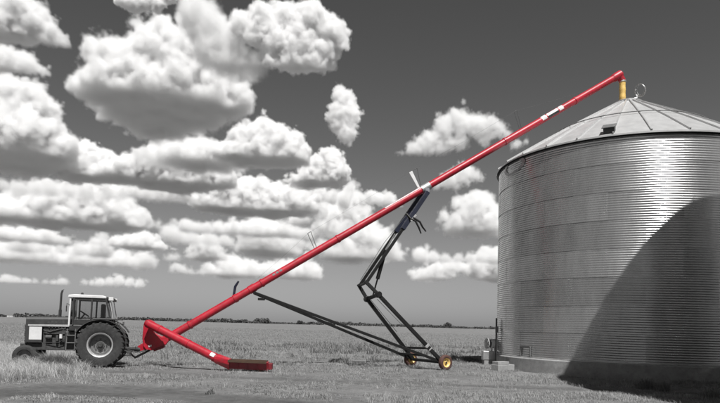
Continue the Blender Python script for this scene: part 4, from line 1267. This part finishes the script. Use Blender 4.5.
    md = ob.modifiers.new('field', 'NODES'); md.node_group = ng
    ob['kind'] = 'structure'
    return ob


CL = [  # puffs (px, py, radius), base row, options
 ([(75,100,22),(95,75,26),(120,55,28),(140,42,22),(160,32,22),(180,38,20),(155,55,36),(190,58,24),(215,78,26),(238,90,20),(160,90,45),(120,100,35),(200,105,35),(100,118,25),(150,122,30),(205,126,28),(240,110,18),(62,88,12)], 142, dict(vox=190, under=0.40)),
 ([(240,22,14),(262,16,16),(285,20,20),(310,22,22),(332,32,17),(300,46,22),(275,42,18),(325,54,15),(268,64,10),(285,70,11),(320,68,8),(346,44,6)], 84, dict(vox=140, dens=0.03, soft=0.25, under=0.25)),
 ([(195,4,20),(212,20,20),(205,42,16),(232,45,18),(248,62,18),(238,76,18),(262,70,14),(225,62,16)], 92, dict(vox=100, dens=0.016, soft=0.6, under=0.3)),
 ([(122,2,8),(138,-2,14),(155,2,10),(168,-6,10)], 16, dict(vox=70, soft=0.2)),
 ([(10,12,22),(30,20,22),(50,34,14),(-12,22,28),(62,42,9),(-40,20,28)], 54, dict(vox=110)),
 ([(5,60,15),(25,62,12),(42,69,8),(-12,62,16),(-35,60,16)], 78, dict(vox=80, dens=0.018, soft=0.25)),
 ([(10,92,22),(-8,108,32),(30,92,16),(42,108,18),(25,132,34),(52,140,14),(0,158,30),(62,148,9),(73,142,5),(52,160,18),(82,164,11),(97,160,7),(30,168,24),(-40,130,36),(-35,160,30)], 186, dict(vox=170)),
 ([(105,170,13),(130,162,10),(150,158,14),(168,150,17),(182,165,20),(150,174,16),(205,172,16),(125,176,10),(225,178,12),(185,184,12)], 197, dict(vox=130)),
 ([(245,134,13),(262,127,13),(278,138,16),(295,150,14),(240,152,16),(265,156,16),(300,160,12),(222,150,12),(212,160,10)], 172, dict(vox=120)),
 ([(330,158,12),(318,166,13),(338,171,12),(308,176,12),(346,167,6),(298,184,12),(325,184,10),(285,186,9)], 194, dict(vox=120)),
 ([(203,196,13),(222,190,15),(248,189,15),(275,197,18),(300,200,14),(235,206,14),(198,206,9),(312,208,9),(260,211,14),(285,212,10)], 222, dict(vox=140)),
 ([(15,222,15),(45,213,14),(72,205,13),(95,201,16),(112,215,13),(135,228,9),(90,222,16),(60,225,14),(149,233,5),(-15,222,18)], 241, dict(vox=150)),
 ([(2,238,8),(25,240,7),(45,242,6),(65,241,6),(76,243,4),(-25,238,10)], 248, dict(vox=110)),
 ([(205,249,13),(194,258,8),(219,258,10),(212,240,7)], 268, dict(vox=90)),
 ([(244,240,11),(262,243,12),(280,248,11),(238,256,11),(262,258,11),(295,252,8),(283,258,8)], 266, dict(vox=110)),
 ([(322,205,12),(336,208,13),(350,216,11),(318,222,12),(345,231,15),(365,229,14),(384,235,15),(396,254,15),(375,258,18),(350,255,18),(403,271,9),(330,250,14),(318,268,12),(358,273,12),(388,272,10)], 286, dict(vox=150)),
 ([(400,157,7),(415,150,11),(430,138,11),(445,126,13),(460,119,11),(464,101,5),(475,125,13),(490,122,9),(500,130,9),(440,146,11),(460,141,11),(485,139,9),(515,145,7),(526,142,5)], 160, dict(vox=150, dens=0.012, soft=0.5, under=0.12, rough=1.2)),
 ([(450,179,9),(465,172,10),(476,176,7),(438,185,7),(456,187,7)], 193, dict(vox=80, dens=0.012, soft=0.5, under=0.12, rough=1.2)),
 ([(356,203,5),(371,198,8),(388,200,8),(399,204,4)], 210, dict(vox=80, dens=0.014, soft=0.4, under=0.15)),
 ([(465,217,9),(479,214,10),(490,222,10),(459,230,8),(444,238,6),(480,230,10),(500,227,9),(437,240,4),(515,228,10)], 248, dict(vox=120)),
 ([(455,265,8),(435,271,9),(470,267,8),(485,274,8),(500,271,9),(414,280,6),(445,279,9),(495,284,7),(424,282,8),(516,274,9)], 292, dict(vox=130)),
 ([(10,262,9),(30,258,9),(50,261,9),(75,262,8),(100,261,9),(125,262,8),(145,265,8),(-12,260,10)], 274, dict(vox=160)),
 ([(85,245,5),(100,244,5),(115,246,5),(128,246,5),(145,244,7),(155,247,5),(175,250,6)], 252, dict(vox=130)),
 ([(175,267,6),(190,272,8),(205,272,7),(230,275,8),(250,272,7),(270,274,7),(290,273,8),(310,277,7)], 284, dict(vox=150)),
 ([(60,150,14),(85,148,10),(105,158,12),(75,170,14),(100,176,12),(130,178,10)], 190, dict(vox=100, dens=0.04)),
 ([(20,190,12),(50,188,12),(85,190,10),(-15,190,14),(120,200,8)], 203, dict(vox=90, dens=0.012, soft=0.7, rough=1.4)),
 ([(320,190,10),(345,196,9),(300,220,12),(285,226,10),(330,232,10)], 240, dict(vox=90, dens=0.02, soft=0.6, rough=1.3)),
 ([(170,236,8),(190,240,9),(225,242,9),(300,244,9),(320,246,9)], 254, dict(vox=110, dens=0.012, soft=0.7, rough=1.4)),
 ([(345,102,13),(343,118,16),(348,134,11),(335,112,9),(352,115,8)], 153, dict(vox=90, dens=0.026, soft=0.25, under=0.08)),
 ([(-80,200,30),(-115,190,36),(-150,205,28),(-70,215,20)], 236, dict(vox=90)),
 ([(800,200,26),(835,190,32),(870,205,26)], 236, dict(vox=80)),
 ([(150,160,16),(175,155,18),(200,150,18),(222,155,16),(185,172,16),(240,165,12)], 182, dict(vox=100, dens=0.03, soft=0.4, under=0.5)),
 ([(110,196,10),(135,192,11),(160,190,12),(185,192,11),(175,200,10)], 206, dict(vox=90, dens=0.014, soft=0.6, rough=1.5)),
 ([(185,226,9),(205,230,9),(232,228,10),(258,228,11),(285,230,11),(305,236,10)], 240, dict(vox=110, dens=0.02, soft=0.5)),
 ([(20,251,7),(60,252,7),(100,254,7),(140,256,7),(175,258,8),(-20,252,8)], 262, dict(vox=120, dens=0.014, soft=0.7, rough=1.5)),
 ([(5,284,4),(25,283,5),(45,282,4),(62,283,5),(85,282,4),(100,283,5),(120,282,4),(140,284,5)], 290, dict(vox=130, dens=0.010, soft=0.8, rough=1.3)),
 ([(420,255,8),(445,257,9),(470,256,9),(495,258,9),(515,258,9)], 268, dict(vox=100, dens=0.012, soft=0.7)),
 ([(20,205,46),(95,205,46),(170,205,46),(245,215,46),(310,235,36),(40,135,36),(120,140,40),(205,130,40),(280,150,34),(-60,190,50)], 284, dict(vox=70, dens=0.0012, soft=1.2, under=0.1, grow=1.0)),
]
for i, (pf, by_, kw) in enumerate(CL):
    if by_ > 240:                                           # uneven heads along the distant banks
        jr = random.Random(i)
        pf = [(x, y - (k - 0.85) * r * 0.9, r * k) for (x, y, r) in pf for k in (jr.choice((0.7, 0.85, 1.0, 1.35, 1.7)),)]
    if by_ > 165 and 'grow' not in kw: kw['grow'] = 1.45 if by_ > 247 else 1.27
    if by_ > 247 and 'dens' not in kw: kw['dens'] = 0.020; kw['soft'] = 0.5; kw['rough'] = 1.2
    make_cloud(pf, by_, '', seed=1.0 + i * 0.731, **kw)
